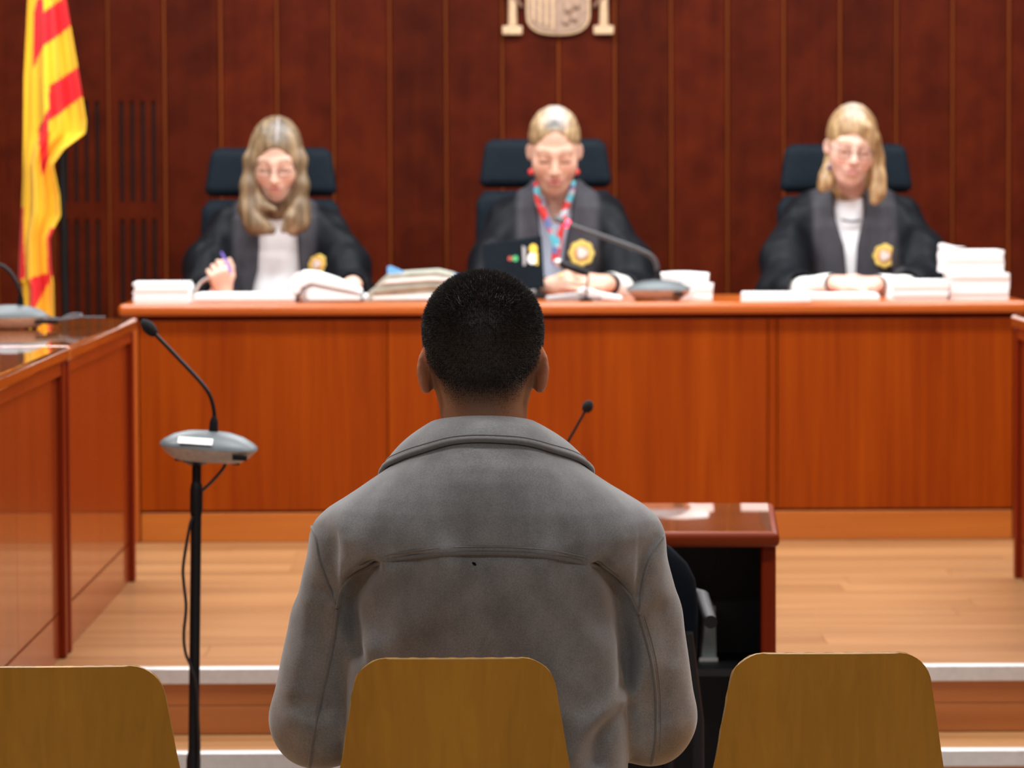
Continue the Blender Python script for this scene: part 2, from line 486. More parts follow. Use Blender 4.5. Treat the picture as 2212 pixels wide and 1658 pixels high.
# panelled wall behind the judges
wall = struct('wall_back', MB().box((XL, YW + .025, 0), (XR, YW + .15, CEIL)), M['wall'], 'dark mahogany panelled wall behind the judges')
S0, SP = (1209 - 1106) / F_PX * YW, 121.3 / F_PX * YW
slot_z = [(P(200, 691, YW).z, P(200, 473, YW).z), (P(200, 436, YW).z, P(200, 218, YW).z)]
slot_px = {-9: [143, 165.5, 188.5, 211.5], -8: [264, 287, 310.5, 333.5]}
SW = 0.0135
for k in range(-13, 12):
    x0, x1 = S0 + k * SP + .008, S0 + (k + 1) * SP - .008
    mb = MB()
    if k in slot_px:
        sx = [P(p, 450, YW).x for p in slot_px[k]]
        xb = [x0] + [v for s in sx for v in (s - SW / 2, s + SW / 2)] + [x1]
        zb = [DZ, slot_z[0][0], slot_z[0][1], slot_z[1][0], slot_z[1][1], CEIL]
        for a in range(0, 5, 2):
            mb.box((x0, YW, zb[a]), (x1, YW + .025, zb[a + 1]))
        for a in (1, 3):
            for j in range(0, len(xb), 2):
                mb.box((xb[j], YW, zb[a]), (xb[j + 1], YW + .025, zb[a + 1]))
        pl = mb.build('wall_plank', M['wall'], wall, smooth=False)
        for (za, zt) in slot_z:
            for s in sx:
                g = MB()
                g.box((s - SW / 2, YW + .018, za), (s + SW / 2, YW + .0245, zt))
                n = int((zt - za) / .0085)
                g.tube([(s, YW + .012, za + (zt - za) * i / n) for i in range(n + 1)],
                       [.0045 if i % 2 else .0018 for i in range(n + 1)], n=6, m=1)
                g.build('slot_grille', [M['slot'], M['slot_bead']], pl)
    else:
        pl = mb.box((x0, YW, DZ), (x1, YW + .025, CEIL)).build('wall_plank', M['wall'], wall, smooth=False, bevel=.003)
    # rounded strip left of every plank; lighter wood colour paints the groove's lit bevel
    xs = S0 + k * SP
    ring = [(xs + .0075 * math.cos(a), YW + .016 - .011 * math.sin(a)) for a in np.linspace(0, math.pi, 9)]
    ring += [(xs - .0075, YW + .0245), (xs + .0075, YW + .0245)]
    MB().loft([[(x, y, z) for x, y in ring] for z in (DZ, CEIL)]).build('lit_bevel_strip', M['wall_edge'], wall)

# dais, planks, steps
struct_d = struct('floor_dais', MB().box((XL, DF + .004, 0), (XR, YW + .02, DZ - .012)).box((XL, 6.6, 0), (-1.0, DF + .004, DZ - .012))
                  .box((1.32, 7.6, 0), (XR, DF + .004, DZ - .012)),
                  M['riser'], 'raised dais floor of pale laminate boards')
PW = 0.19
lens_ = 1.28


def planks(x0, x1, y0, y1, z0, z1, parent, seed):
    rr = random.Random(seed)
    y = y0; row = 0
    cache = {}
    while y < y1 - .01:
        w = min(PW, y1 - y)
        x = x0 - rr.uniform(0, lens_)
        while x < x1 - .02:
            a, b = max(x, x0), min(x + lens_, x1)
            if b - a > .05:
                key = (round(b - a, 3), round(w, 3))
                if key not in cache:
                    o = MB().box((0, 0, 0), (b - a - .0012, w - .0012, z1 - z0)).build('floor_plank', M['floor'], parent, local=True, smooth=False, bevel=.0008, seg=1)
                    cache[key] = o
                else:
                    o = cache[key].copy(); COL.objects.link(o)
                o.location = (a, y, z0)
            x += lens_
        y += w; row += 1


planks(-2.6, 2.9, DF + .03, YW - .001, DZ - .012, DZ, struct_d, 3)
MB().box((XL, DF + .03, DZ - .012), (-2.6, YW, DZ)).box((2.9, DF + .03, DZ - .012), (XR, YW, DZ)).box((XL, 6.6, DZ - .012), (-1.0, DF + .03, DZ)).box((1.32, 7.6, DZ - .012), (XR, DF + .03, DZ)).build('floor_edge_boards', M['floor'], struct_d, smooth=False)
step = struct('floor_step', MB().box((-1.0, SF + .004, 0), (1.32, DF + .002, .143)), M['riser'], 'lower step up to the dais')
MB().box((-1.0, SF + .03, .143), (1.32, DF + .0, .155)).build('tread_board', M['floor'], step, smooth=False)
# riser of the dais: two boards
MB().box((-1.0, DF - .008, .157), (1.32, DF + .004, .222)).build('riser_board', M['riser'], struct_d, smooth=False, bevel=.001)
MB().box((-1.0, DF - .008, .2235), (1.32, DF + .004, .274)).build('riser_board', M['riser'], struct_d, smooth=False, bevel=.001)
MB().box((-1.0, SF - .006, .0), (1.32, SF + .004, .119)).build('riser_board', M['riser'], step, smooth=False, bevel=.001)
for i, (yy, zz) in enumerate(((DF, DZ), (SF, .155))):
    struct('trim_%d' % (i + 1), MB().box((-1.0, yy - .012, zz - .036), (1.32, yy + .002, zz + .001)).box((-1.0, yy + .002, zz - .004), (1.32, yy + .03, zz + .001)),
           M['alu'], ['aluminium nosing on the upper step edge', 'aluminium nosing on the lower step edge'][i], bevel=.004, seg=3)

# ceiling luminaires
for lx, ly, sx, sy, w in LAMPS:
    t = thing('ceiling_lamp', 'white framed rectangular lamp set in the ceiling', 'lamp', (lx, ly, CEIL - .035), 0, 'rectangular ceiling lamps')
    hx, hy = sx / 2, sy / 2
    mb = MB()
    for (a, b, c, d) in ((-hx - .03, -hy - .03, hx + .03, -hy), (-hx - .03, hy, hx + .03, hy + .03), (-hx - .03, -hy, -hx, hy), (hx, -hy, hx + .03, hy)):
        mb.box((a, b, -.01), (c, d, .035))
    mb.box((-hx, -hy, .02), (hx, hy, .035))
    mb.build('frame', M['lamp_frame'], t, local=True, smooth=False)

# ------------------------------------------------------------------ judges' bench
BX0, BX1 = P(287, 900, YB).x, P(2192, 900, YB).x
TOPZ = DZ + .74
bench = thing('judges_bench', 'long cherry wood bench the three judges sit behind', 'bench', ((BX0 + BX1) / 2, 12.2, DZ))
MB().box((BX0 - .040, YB - .03, TOPZ - .037), (BX1 + .040, 12.56, TOPZ)).build('bench_top', M['bench_edge'], bench, bevel=.014, seg=4)
MB().box((BX0, YB + .022, DZ), (BX1, YB + .034, TOPZ - .037)).build('backing_board', M['desk_post'], bench, smooth=False)
KZ = DZ + .094
xs = [BX0 + .020] + [P(p, 900, YB).x for p in (838, 1659, 1679)] + [BX1 - .004]
for a, b in zip(xs[:-1], xs[1:]):
    MB().box((a + .0015, YB, KZ + .004), (b - .0015, YB + .022, TOPZ - .052)).build('front_panel', M['bench'], bench, smooth=False, bevel=.002)
for a, b in ((xs[0], xs[2]), (xs[2], xs[4])):
    MB().box((a + .0015, YB + .002, DZ + .001), (b - .0015, YB + .022, KZ - .003)).build('kick_board', M['kick'], bench, smooth=False, bevel=.002)
MB().box((BX0, YB - .012, DZ), (BX0 + .018, YB + .03, TOPZ - .037)).build('corner_post', M['bench_post'], bench, smooth=False, bevel=.004, seg=3)
MB().box((BX1, YB - .012, DZ), (BX1 + .018, YB + .03, TOPZ - .037)).build('corner_post', M['bench_post'], bench, smooth=False, bevel=.004, seg=3)
for x in (BX0, BX1):
    MB().box((x, YB + .03, DZ), (x + .018, 12.52, TOPZ - .037)).build('end_panel', M['bench'], bench, smooth=False)


# ------------------------------------------------------------------ side desks
def side_desk(name, label, xf, sgn, y0, y1, seams, group):
    """front face at xf looking towards the aisle; body goes sgn outwards"""
    t = thing(name, label, 'desk', (xf + sgn * .36, (y0 + y1) / 2, DZ), 0, group)
    X = lambda d: xf + sgn * d

    def bx(mb, d0, d1, ya, yb, za, zb):
        a, b = sorted((X(d0), X(d1)))
        return mb.box((a, ya, za), (b, yb, zb))
    bx(MB(), -.012, .74, y0, y1, TOPZ - .035, TOPZ).build('desk_top', M['desk_top'], t, bevel=.009, seg=4)
    bx(MB(), .0, .02, y0 + .02, y1 - .02, TOPZ - .066, TOPZ - .035).build('apron', M['desk'], t, smooth=False, bevel=.002)
    yy = [y0 + .05] + list(seams) + [y1 - .05]
    for a, b in zip(yy[:-1], yy[1:]):
        bx(MB(), .012, .03, a + .001, b - .001, DZ + .112, TOPZ - .067).build('front_panel', M['desk'], t, smooth=False, bevel=.001)
    bx(MB(), .012, .03, y0 + .05, y1 - .05, DZ + .001, DZ + .107).build('kick_board', M['desk'], t, smooth=False, bevel=.001)
    for a in (y0 + .008, y1 - .048):
        bx(MB(), -.004, .045, a, a + .04, DZ, TOPZ - .035).build('post', M['desk_post'], t, smooth=False, bevel=.006, seg=3)
        bx(MB(), .68, .72, a, a + .04, DZ, TOPZ - .035).build('post', M['desk_post'], t, smooth=False, bevel=.006, seg=3)
    return t


XD = -1.066
side_desk('side_desk', 'glossy reddish desk with a microphone on it, next to the flag', XD, -1, 9.17, 10.80, [10.0], 'glossy side desks')
side_desk('side_desk', 'glossy reddish desk nearest the camera at the left edge', XD, -1, 7.3, 9.13, [8.32], 'glossy side desks')
XRD = P(2199, 1200, 10.72).x
side_desk('side_desk', 'reddish desk at the right edge showing only its corner post', XRD, 1, 8.9, 10.80, [10.0], 'glossy side desks')

# ------------------------------------------------------------------ witness table
TZ = .74
tyaw = math.radians(-3.0)
tw = thing('witness_table', 'small glossy table with a dark kneehole beyond the grey jacket', 'table', (0.115, 8.05, 0), tyaw)
hw, hd = .44, .335
MB().box((-hw + .014, -hd + .014, TZ - .02), (hw - .014, hd - .014, TZ)).build('table_top', M['desk_top'], tw, local=True, smooth=False, bevel=.001)
MB().box((-hw, -hd, TZ - .032), (hw, hd, TZ - .0006)).build('edging', M['table_edge'], tw, local=True, bevel=.013, seg=4)
for s in (-1, 1):
    MB().box((s * (hw - .022) - .015, -hd + .03, 0), (s * (hw - .022) + .015, hd - .02, TZ - .03)).build('side_panel', M['desk_post'], tw, local=True, smooth=False, bevel=.005, seg=3)
MB().box((-hw + .037, -.01, .03), (hw - .037, .006, TZ - .03)).build('modesty_panel', M['dark_interior'], tw, local=True, smooth=False)
MB().box((-hw + .037, -hd + .06, .44), (hw - .037, -.01, .455)).build('shelf', M['dark_interior'], tw, local=True, smooth=False)
bxx = P(1530, 1400, 7.9)
t = thing('storage_box', 'small grey green box on the black shelf under the table', 'box', (bxx.x, 7.92, .456))
MB().loft([[(-.016, -.05, 0), (.016, -.05, 0), (.016, .05, 0), (-.016, .05, 0)], [(-.006, -.045, .115), (.014, -.045, .115), (.014, .045, .115), (-.006, .045, .115)]]).build('box_body', M['box_grey'], t, local=True, smooth=False, bevel=.002)
MB().box((-.02, -.052, .0), (.018, -.050, .008)).build('box_lip', M['alu'], t, local=True, smooth=False)

# ------------------------------------------------------------------ black visitor chair in front of the table
vc = thing('visitor_chair', 'black upholstered chair pushed up to the witness table', 'chair', (.118, 7.36, 0), 0.10)
rows = []
for i in range(13):
    z = .42 + .37 * i / 12
    hwid = .205 + .012 * math.sin(i / 12 * math.pi)
    if i > 8: hwid -= .09 * ((i - 8) / 4) ** 2.5
    yb = -.17 - .10 * (z - .42)
    ring = [(hwid * (1 if abs(math.cos(a)) > 1e-9 else 0) * math.copysign(abs(math.cos(a)) ** .5, math.cos(a)), yb + .035 * abs(math.cos(a)) + .022 * math.copysign(abs(math.sin(a)) ** .7, math.sin(a)), z) for a in np.linspace(0, 2 * math.pi, 28, endpoint=False)]
    rows.append(ring)
MB().loft(rows).build('backrest', M['black_fabric'], vc, local=True, sharp=70)
MB().box((-.22, -.17, .40), (.22, .26, .46)).build('seat', M['black_fabric'], vc, local=True, bevel=.025, seg=4)
for sx in (-1, 1):
    MB().tube([(sx * .215, -.19, 0), (sx * .215, -.17, .43), (sx * .19, -.20, .60)], .011).build('leg', M['black_plastic'], vc, local=True)
    MB().tube([(sx * .215, .24, 0), (sx * .215, .23, .42)], .011).build('leg', M['black_plastic'], vc, local=True)
    MB().tube([(sx * .235, -.20, .62), (sx * .25, .0, .645), (sx * .24, .16, .64), (sx * .225, .2, .42)], .013).build('armrest', M['black_plastic'], vc, local=True)

# ------------------------------------------------------------------ plywood chairs
def ply_chair(label, loc, rotz):
    t = thing('plywood_chair', label, 'chair', loc, rotz, 'plywood chairs in the front row')
    nu, nv = 29, 30
    z0, z1, rc, th = .40, .797, .040, .013
    front, back = [], []
    for j in range(nv):
        v = j / (nv - 1)
        v = 1 - (1 - v) ** 1.7
        z = z0 + (z1 - z0) * v
        hw_ = .1345 + (z1 - z) * .165
        dz = z - (z1 - rc)
        if dz > 0:
            hw_ = hw_ - rc + math.sqrt(max(rc * rc - dz * dz, 0)) + .0
        rf, rb = [], []
        for i in range(nu):
            u = 2 * i / (nu - 1) - 1
            x = u * hw_
            y = 1.3 * x * x - .16 * (z - .45) + .02
            zz = z - .12 * x * x * v
            rb.append((x, y, zz)); rf.append((x, y + th, zz))
        back.append(rb); front.append(rf)
    V = [p for r in back for p in r] + [p for r in front for p in r]
    N_ = nu * nv
    F, mi = [], []
    for j in range(nv - 1):
        for i in range(nu - 1):
            a = j * nu + i
            F.append((a, a + 1, a + nu + 1, a + nu)); mi.append(0)
            F.append((N_ + a, N_ + a + nu, N_ + a + nu + 1, N_ + a + 1)); mi.append(0)
    bd = [j * nu for j in range(nv)] + [(nv - 1) * nu + i for i in range(1, nu)] + [j * nu + nu - 1 for j in range(nv - 2, -1, -1)] + [i for i in range(nu - 2, 0, -1)]
    for a, b in zip(bd, bd[1:] + bd[:1]):
        F.append((a, a + N_, b + N_, b)); mi.append(1)
    o = obj('backrest', V, F, [M['ply'], M['ply_edge']], t, local=True, mids=mi, sharp=50)
    bv = o.modifiers.new('bevel', 'BEVEL'); bv.width = .0055; bv.segments = 3; bv.limit_method = 'ANGLE'; bv.angle_limit = math.radians(50); bv.material = 1
    # seat shell with rolled front edge
    rings = []
    for j in range(14):
        q = j / 13
        y = .02 + .42 * q
        zc = .438 + .012 * (1 - q) - (.03 * max(0, (q - .75) / .25) ** 2)
        hwd = .20 + .02 * math.sin(q * math.pi) - .03 * max(0, (q - .8) / .2) ** 2
        rings.append([(hwd * u, y, zc - .012 * (1 - u * u)) for u in np.linspace(-1, 1, 11)] + [(hwd * u, y, zc - .012 * (1 - u * u) - .011) for u in np.linspace(1, -1, 11)])
    MB().loft(rings).build('seat', M['ply'], t, local=True, sharp=60)
    for sx in (-1, 1):
        MB().tube([(sx * .20, -.04, 0), (sx * .18, .06, .40), (sx * .14, .12, .425)], .011).build('leg', M['steel'], t, local=True)
        MB().tube([(sx * .20, .42, 0), (sx * .18, .34, .40), (sx * .14, .30, .425)], .011).build('leg', M['steel'], t, local=True)
    MB().tube([(-.14, .12, .422), (.14, .12, .422)], .009).build('crossbar', M['steel'], t, local=True)
    return t


for px, Y, rz, lab in ((133, 5.26, .03, 'plywood chair at the left edge of the picture'),
                       (981, 5.33, .0, 'plywood chair the man in the grey jacket sits on'),
                       (1793, 5.37, .0, 'empty plywood chair on the right of the seated man')):
    p = P(px, 1430, Y)
    ply_chair(lab, (p.x, Y, 0), rz)

# ------------------------------------------------------------------ flag
YF = 12.9
pole = thing('flag_pole', 'black tilted pole the striped flag hangs from', 'pole', tuple(P(150, 1000, YF + .12)[:2]) + (DZ,))
pb, pt = P(152, 900, YF + .12), P(110, -350, YF + .12)
pb.z = DZ
MB().tube([pb, pt], .0125, n=12).build('shaft', M['black_plastic'], pole)
MB().lathe([(.0, 0), (.14, 0), (.14, .02), (.05, .04), (.022, .09), (.0, .09)], (pb.x, pb.y, DZ), 24).build('base', M['black_plastic'], pole)
MB().lathe([(0, 0), (.02, .01), (.024, .03), (.008, .07), (0, .09)], (pt.x, pt.y, pt.z), 16).build('finial', M['emblem_gold'], pole)
LE = [(-330, 98), (-150, 74), (0, 62), (169, 53), (380, 50), (448, 47), (545, 42), (606, 40), (612, 47), (684, 50), (760, 52)]
RE = [(-330, 114), (-150, 122), (0, 141), (139, 165), (262, 185), (287, 183), (321, 137), (355, 113), (422, 127), (465, 130), (498, 113), (515, 106), (579, 110), (608, 115), (684, 117), (760, 118)]
RED = [[(74, 25), (80, -5), (93, -5), (95, 25), (135, -3), (160, -60), (150, 59), (95, 99), (72, 146)],
       [(106, 186), (200, 124), (200, 191), (106, 262), (103, 355), (89, 382), (82, 279), (106, 232)],
       [(30, 440), (50, 448), (51, 507), (55, 597), (40, 609), (20, 610)], [(101, 513), (110, 490), (125, 500), (112, 583), (104, 588)],
       [(65, 601), (118, 585), (74, 669), (64, 659)], [(70, -330), (100, -330), (112, -150), (70, -60)]]


def inpoly(x, y, poly):
    c = False; n = len(poly); j = n - 1
    for i in range(n):
        (xi, yi), (xj, yj) = poly[i], poly[j]
        if (yi > y) != (yj > y) and x < (xj - xi) * (y - yi) / (yj - yi) + xi: c = not c
        j = i
    return c


nr, nc = 220, 40
FV, FF, FM = [], [], []
pos = []
for r in range(nr + 1):
    y = -330 + 1090 * r / nr
    a = np.interp(y, [q[0] for q in LE], [q[1] for q in LE]); b = np.interp(y, [q[0] for q in RE], [q[1] for q in RE])
    for c in range(nc + 1):
        u = c / nc; x = a + (b - a) * u
        fold = .028 * math.sin(3 * math.pi * u + .6 + y * .0012) + 0.010 * math.sin(9 * math.pi * u + y * .004)
        fold += .02 * (1 - min(1, abs(u - .42 - .0001 * y) / .12))
        up_ = max(0.0, (-60 - y) / 270.0)
        p = P(x, y, YF + fold * (1 - up_) + .098 * up_)
        FV.append(tuple(p)); pos.append((x, y))
for r in range(nr):
    for c in range(nc):
        k = r * (nc + 1) + c
        FF.append((k, k + nc + 1, k + nc + 2, k + 1))
        cx = sum(pos[i][0] for i in FF[-1]) / 4; cy = sum(pos[i][1] for i in FF[-1]) / 4
        FM.append(1 if any(inpoly(cx, cy, g) for g in RED) else 0)
fl = obj('flag', FV, FF, [M['flag_yellow'], M['flag_red']], None, origin=(pt.x, YF, P(80, 760, YF).z), mids=FM)
tag(fl, 'yellow flag with red stripes hanging in folds at the left', 'flag')
sd = fl.modifiers.new('thick', 'SOLIDIFY'); sd.thickness = .0025

# ------------------------------------------------------------------ carved emblem on the wall
em = thing('wall_emblem', 'carved coat of arms with pillars at the top of the wall', 'emblem', tuple(P(1205, 76, YW)))
YE = YW - .012
ex = lambda px: P(px, 30, YW).x
ez = lambda py: P(1205, py, YW).z


def shield_outline(g):
    x0, x1 = ex(1136) + g, ex(1275) - g
    zt, zb = ez(-95) - g, ez(77) + g
    zc = ez(30)
    pts = [(x0, zt), (x0, zc)]
    xc, hwid = (x0 + x1) / 2, (x1 - x0) / 2
    for a in np.linspace(math.pi, 2 * math.pi, 19)[1:-1]:
        pts.append((xc + hwid * math.copysign(abs(math.cos(a)) ** .75, math.cos(a)), zc + (zc - zb) * math.copysign(abs(math.sin(a)) ** .8, math.sin(a))))
    return pts + [(x1, zc), (x1, zt)]


MB().extrude(shield_outline(0), YE - .012, YW).build('shield_rim', M['emblem_gold'], em, bevel=.004, seg=2)
MB().extrude(shield_outline(.009), YE - .016, YE).build('shield_field', M['emblem'], em, bevel=.002)
for i in range(4):
    xb = ex(1152 + i * 14)
    MB().box((xb - .005, YE - .022, ez(46 + i * 6)), (xb + .005, YE - .015, ez(-8))).build('shield_bar', M['emblem_gold'], em, bevel=.002)
for (qx, qy, rr) in ((1228, 20, .022), (1240, 40, .018), (1222, 48, .016), (1246, 14, .016), (1236, -30, .03), (1170, -40, .03)):
    MB().lathe([(rr, 0), (rr * .8, .008), (rr * .3, .013), (0, .014)], (ex(qx), YE - .014, ez(qy)), 9, axis='y').build('chain_boss', M['emblem'], em)
for cx in (1107, 1304):
    mb = MB(); x = ex(cx)
    mb.lathe([(.017, ez(56)), (.0155, ez(20)), (.014, ez(-70))], (x, YE - .006, 0), 14).build('pillar_shaft', M['emblem_gold'], em)
    MB().box((ex(cx - 22), YE - .02, ez(75)), (ex(cx + 21), YW, ez(56))).build('pillar_base', M['emblem_gold'], em, bevel=.004)
    MB().box((ex(cx - 17), YE - .016, ez(-78)), (ex(cx + 16), YW, ez(-66))).build('pillar_capital', M['emblem_gold'], em, bevel=.004)
    s = -1 if cx < 1200 else 1
    MB().tube(spline([(ex(cx - 20 * s), YE, ez(14)), (ex(cx - 8 * s), YE - .02, ez(0)), (ex(cx + 12 * s), YE - .02, ez(-14)), (ex(cx + 20 * s), YE, ez(-26))], 6), .006, n=8).build('ribbon', M['emblem'], em)
MB().lathe([(.06, 0), (.075, .03), (.08, .06), (.06, .085), (.02, .10), (0, .10)], (ex(1205), YE + .0, ez(-97)), 20).build('crown', M['emblem_gold'], em).scale = (1, 1, 1)

# ------------------------------------------------------------------ microphones
def sup_ring(a, b, z, n=36, e=2.6):
    out = []
    for j in range(n):
        t = 2 * math.pi * j / n
        c, s = math.cos(t), math.sin(t)
        out.append((a * math.copysign(abs(c) ** (2 / e), c), b * math.copysign(abs(s) ** (2 / e), s), z))
    return out


def xf(pts, T):
    return [tuple(T @ Vector(p)) for p in pts]


def mic_unit(label, T, stem, stem_r=.0042, sleeve=.0085, tip_r=.011, tip_len=.026, led=False, sticker=False, foam=True, name='desk_microphone'):
    base = T @ Vector((0, 0, 0))
    t = thing(name, label, 'microphone', tuple(base))
    lower = [(.070, .045, 0), (.088, .058, .012), (.100, .067, .025), (.102, .069, .029)]
    upper = [(.1025, .0695, .029), (.101, .068, .033), (.094, .062, .039), (.075, .048, .050), (.048, .030, .058), (.016, .011, .061)]
    MB().loft([xf(sup_ring(*q), T) for q in lower]).build('base_shell', M['mic_under'], t, sharp=50)
    MB().loft([xf(sup_ring(*q), T) for q in upper]).build('top_shell', M['mic_grey'], t, sharp=60)
    for (x, y) in ((-.06, -.02), (.06, -.02), (-.05, .03), (.05, .03)):
        MB().loft([xf([(x + .008 * math.cos(a), y + .008 * math.sin(a), z) for a in np.linspace(0, 2 * math.pi, 10, endpoint=False)], T) for z in (-.003, .004)]).build('foot', M['black_plastic'], t)
    MB().loft([xf([(x, y, z) for (x, z) in ((.055, .012), (.085, .012), (.085, .022), (.055, .022))], T) for y in (-.064, -.05)]).build('socket', M['black_plastic'], t, smooth=False)
    if sticker:
        d = Vector((0, .017, .013)).normalized(); n_ = Vector((0, -d.z, d.y))
        c = Vector((-.024, -.0575, .0445))
        q = [c + Vector((sx * .036, 0, 0)) + d * (sy * .0095) + n_ * h for h in (.0005, .0018) for (sx, sy) in ((-1, -1), (1, -1), (1, 1), (-1, 1))]
        MB().add([tuple(T @ v) for v in q], [(0, 3, 2, 1), (4, 5, 6, 7), (0, 1, 5, 4), (1, 2, 6, 5), (2, 3, 7, 6), (3, 0, 4, 7)]).build('sticker', M['paper'], t, smooth=False)
    sp = spline(stem, 8)
    MB().tube(sp, stem_r, n=10).build('gooseneck', M['mic_dark'] if led else M['black_plastic'], t)
    d = (np.asarray(stem[1]) - np.asarray(stem[0])); d /= np.linalg.norm(d)
    s0 = np.asarray(stem[0])
    MB().tube([s0 - d * .004, s0 + d * .022, s0 + d * .034], [sleeve, sleeve * .85, stem_r], n=12).build('stem_collar', M['black_plastic'], t)
    e = (sp[-1] - sp[-4]); e = e / np.linalg.norm(e); p = sp[-1]
    k = np.linspace(0, 1, 9)
    MB().tube([p + e * tip_len * (q - .2) for q in k], [max(.0006, tip_r * math.sin(math.pi * min(.97, .12 + .85 * q)) ** .55) for q in k], n=14).build('microphone_head', M['foam'] if foam else M['mic_grey'], t, sharp=180)
    if led:
        a = sp[-1] - e * led
        MB().tube([a - e * .007, a - e * .005, a + e * .005, a + e * .007], [.0105, .0130, .0130, .0105], n=16).build('light_ring', M['led'], t)
    return t


def xform(p, rz=0, tilt_y=0, tilt_x=0):
    return Matrix.Translation(p) @ Euler((tilt_x, tilt_y, rz)).to_matrix().to_4x4()


# microphone on a floor stand
YM = 8.0
pc = P(449, 993, YM)
st = [PV(461, 932, YM), PV(463, 895, YM - .005), PV(455, 858, YM - .01), PV(436, 828, YM - .01), PV(385, 773, YM), PV(330, 716, YM + .01)]
mu = mic_unit('grey conference microphone unit with white label on the floor stand', xform(pc, 0, .075, .05), st, stem_r=.0042, sleeve=.0105, tip_r=.0130, tip_len=.042, sticker=True, name='stand_microphone')
MB().tube(spline([PV(488, 990, YM - .03), PV(484, 1008, YM - .03), PV(462, 1035, YM - .02), PV(436, 1060, YM - .016)], 6), .0033, n=8).build('cable', M['cable'], mu)
ms = thing('microphone_stand', 'black floor stand carrying the conference microphone', 'stand', (P(417, 1658, YM).x, YM, 0))
ptop, pmid = PV(425, 992, YM), PV(424, 1040, YM)
bx_ = P(416, 1658, YM)
pbot = np.array([bx_.x - .002, YM, .03])
f = lambda py: ptop + (pbot - ptop) * ((ptop[2] - P(420, py, YM).z) / (ptop[2] - pbot[2]))
MB().tube([f(992), f(1040)], .0098, n=14).build('neck_tube', M['black_plastic'], ms)
MB().lathe([(0, 0), (.035, 0), (.034, -.006), (.014, -.016), (.0, -.016)], tuple(ptop + np.array([0, 0, .004])), 20).build('mount_plate', M['black_plastic'], ms)
MB().tube([f(1040), f(1047), f(1058), f(1100), f(1110), f(1114)], [.0100, .0118, .0135, .0135, .0118, .0112], n=16).build('clutch', M['black_plastic'], ms)
MB().tube([f(1110), f(1620)], .0112, n=14).build('pole', M['black_plastic'], ms)
MB().tube([f(1620), f(1640), pbot], [.0116, .0150, .0150], n=14).build('lower_pole', M['black_plastic'], ms)
MB().lathe([(0, 0), (.14, 0), (.14, .012), (.03, .03), (.016, .05), (0, .05)], (pbot[0], YM, 0), 28).build('base', M['black_plastic'], ms)
MB().tube(spline([PV(417, 1115, YM - .012), PV(409, 1140, YM - .015), PV(396, 1220, YM - .015), PV(397, 1260, YM - .015), PV(402, 1310, YM - .015), PV(397, 1370, YM - .015), PV(401, 1410, YM - .015), PV(413, 1440, YM - .016), PV(424, 1480, YM - .017), PV(428, 1560, YM - .018), PV(430, 1620, YM - .018), PV(426, 1700, YM - .018)], 6), .0032, n=8).build('hanging_cable', M['cable'], ms)

# microphone on the witness table
YT = 8.02
pw = P(1218, 1100, YT)
mic_unit('small gooseneck microphone rising beside the collar of the grey jacket', xform(Vector((pw.x, YT, TZ + .003)), 0),
         [np.array([pw.x, YT, TZ + .062]), np.array([pw.x, YT, TZ + .11]), PV(1222, 965, YT), PV(1243, 925, YT), PV(1266, 884, YT)], stem_r=.0028, tip_r=.0118, tip_len=.026, name='table_microphone')

# microphone on the far left desk
YS = 10.12
pl_ = P(22, 705, YS)
T_ = xform(Vector((pl_.x, YS, TOPZ + .003)), .35)
lm = mic_unit('grey desk microphone with a plugged cable on the left desk', T_,
              [np.array(T_ @ Vector((.03, .01, .06))), PV(44, 635, YS), PV(30, 600, YS), PV(5, 575, YS), PV(-40, 566, YS), PV(-80, 570, YS)], stem_r=.0055, sleeve=.010, name='desk_microphone')
c0 = T_ @ Vector((.098, .0, .02))
MB().tube([c0, c0 + Vector((.03, .004, -.004))], [.011, .009], n=12).build('plug', M['black_plastic'], lm)
q = lambda px, py, dz: np.array([P(px, py, YS).x, P(px, py, YS).y, TOPZ + dz])
MB().tube(spline([np.array(c0) + [.03, .004, -.004], np.array(c0) + [.06, .02, .012], np.array(c0) + [.085, .05, .012], np.array(c0) + [.088, -.02, .008], np.array(c0) + [.05, -.06, .004], np.array(c0) + [-.0, -.085, .004]], 8), .0034, n=8).build('cable', M['cable_grey'], lm)
MB().tube(spline([np.array(c0) + [.03, .006, -.006], np.array(c0) + [.06, .045, .004], np.array(c0) + [.10, .05, .004], np.array(c0) + [.15, .05, .004]], 8), .003, n=8).build('cable', M['cable_grey'], lm)

# microphone of the presiding judge
YJ = 12.06
pj = P(1422, 643, YJ)
T_ = xform(Vector((pj.x, YJ, TOPZ + .003)), -.15)
mic_unit('grey desk microphone with a glowing red ring before the middle judge', T_,
         [np.array(T_ @ Vector((0, 0, .06))), PV(1421, 588, YJ), PV(1413, 560, YJ), PV(1385, 541, YJ), PV(1310, 513, YJ + .02), PV(1240, 489, YJ + .04), PV(1214, 477, YJ + .05)], stem_r=.0080, sleeve=.011, tip_r=.0115, tip_len=.034, led=.020, foam=False, name='desk_microphone')

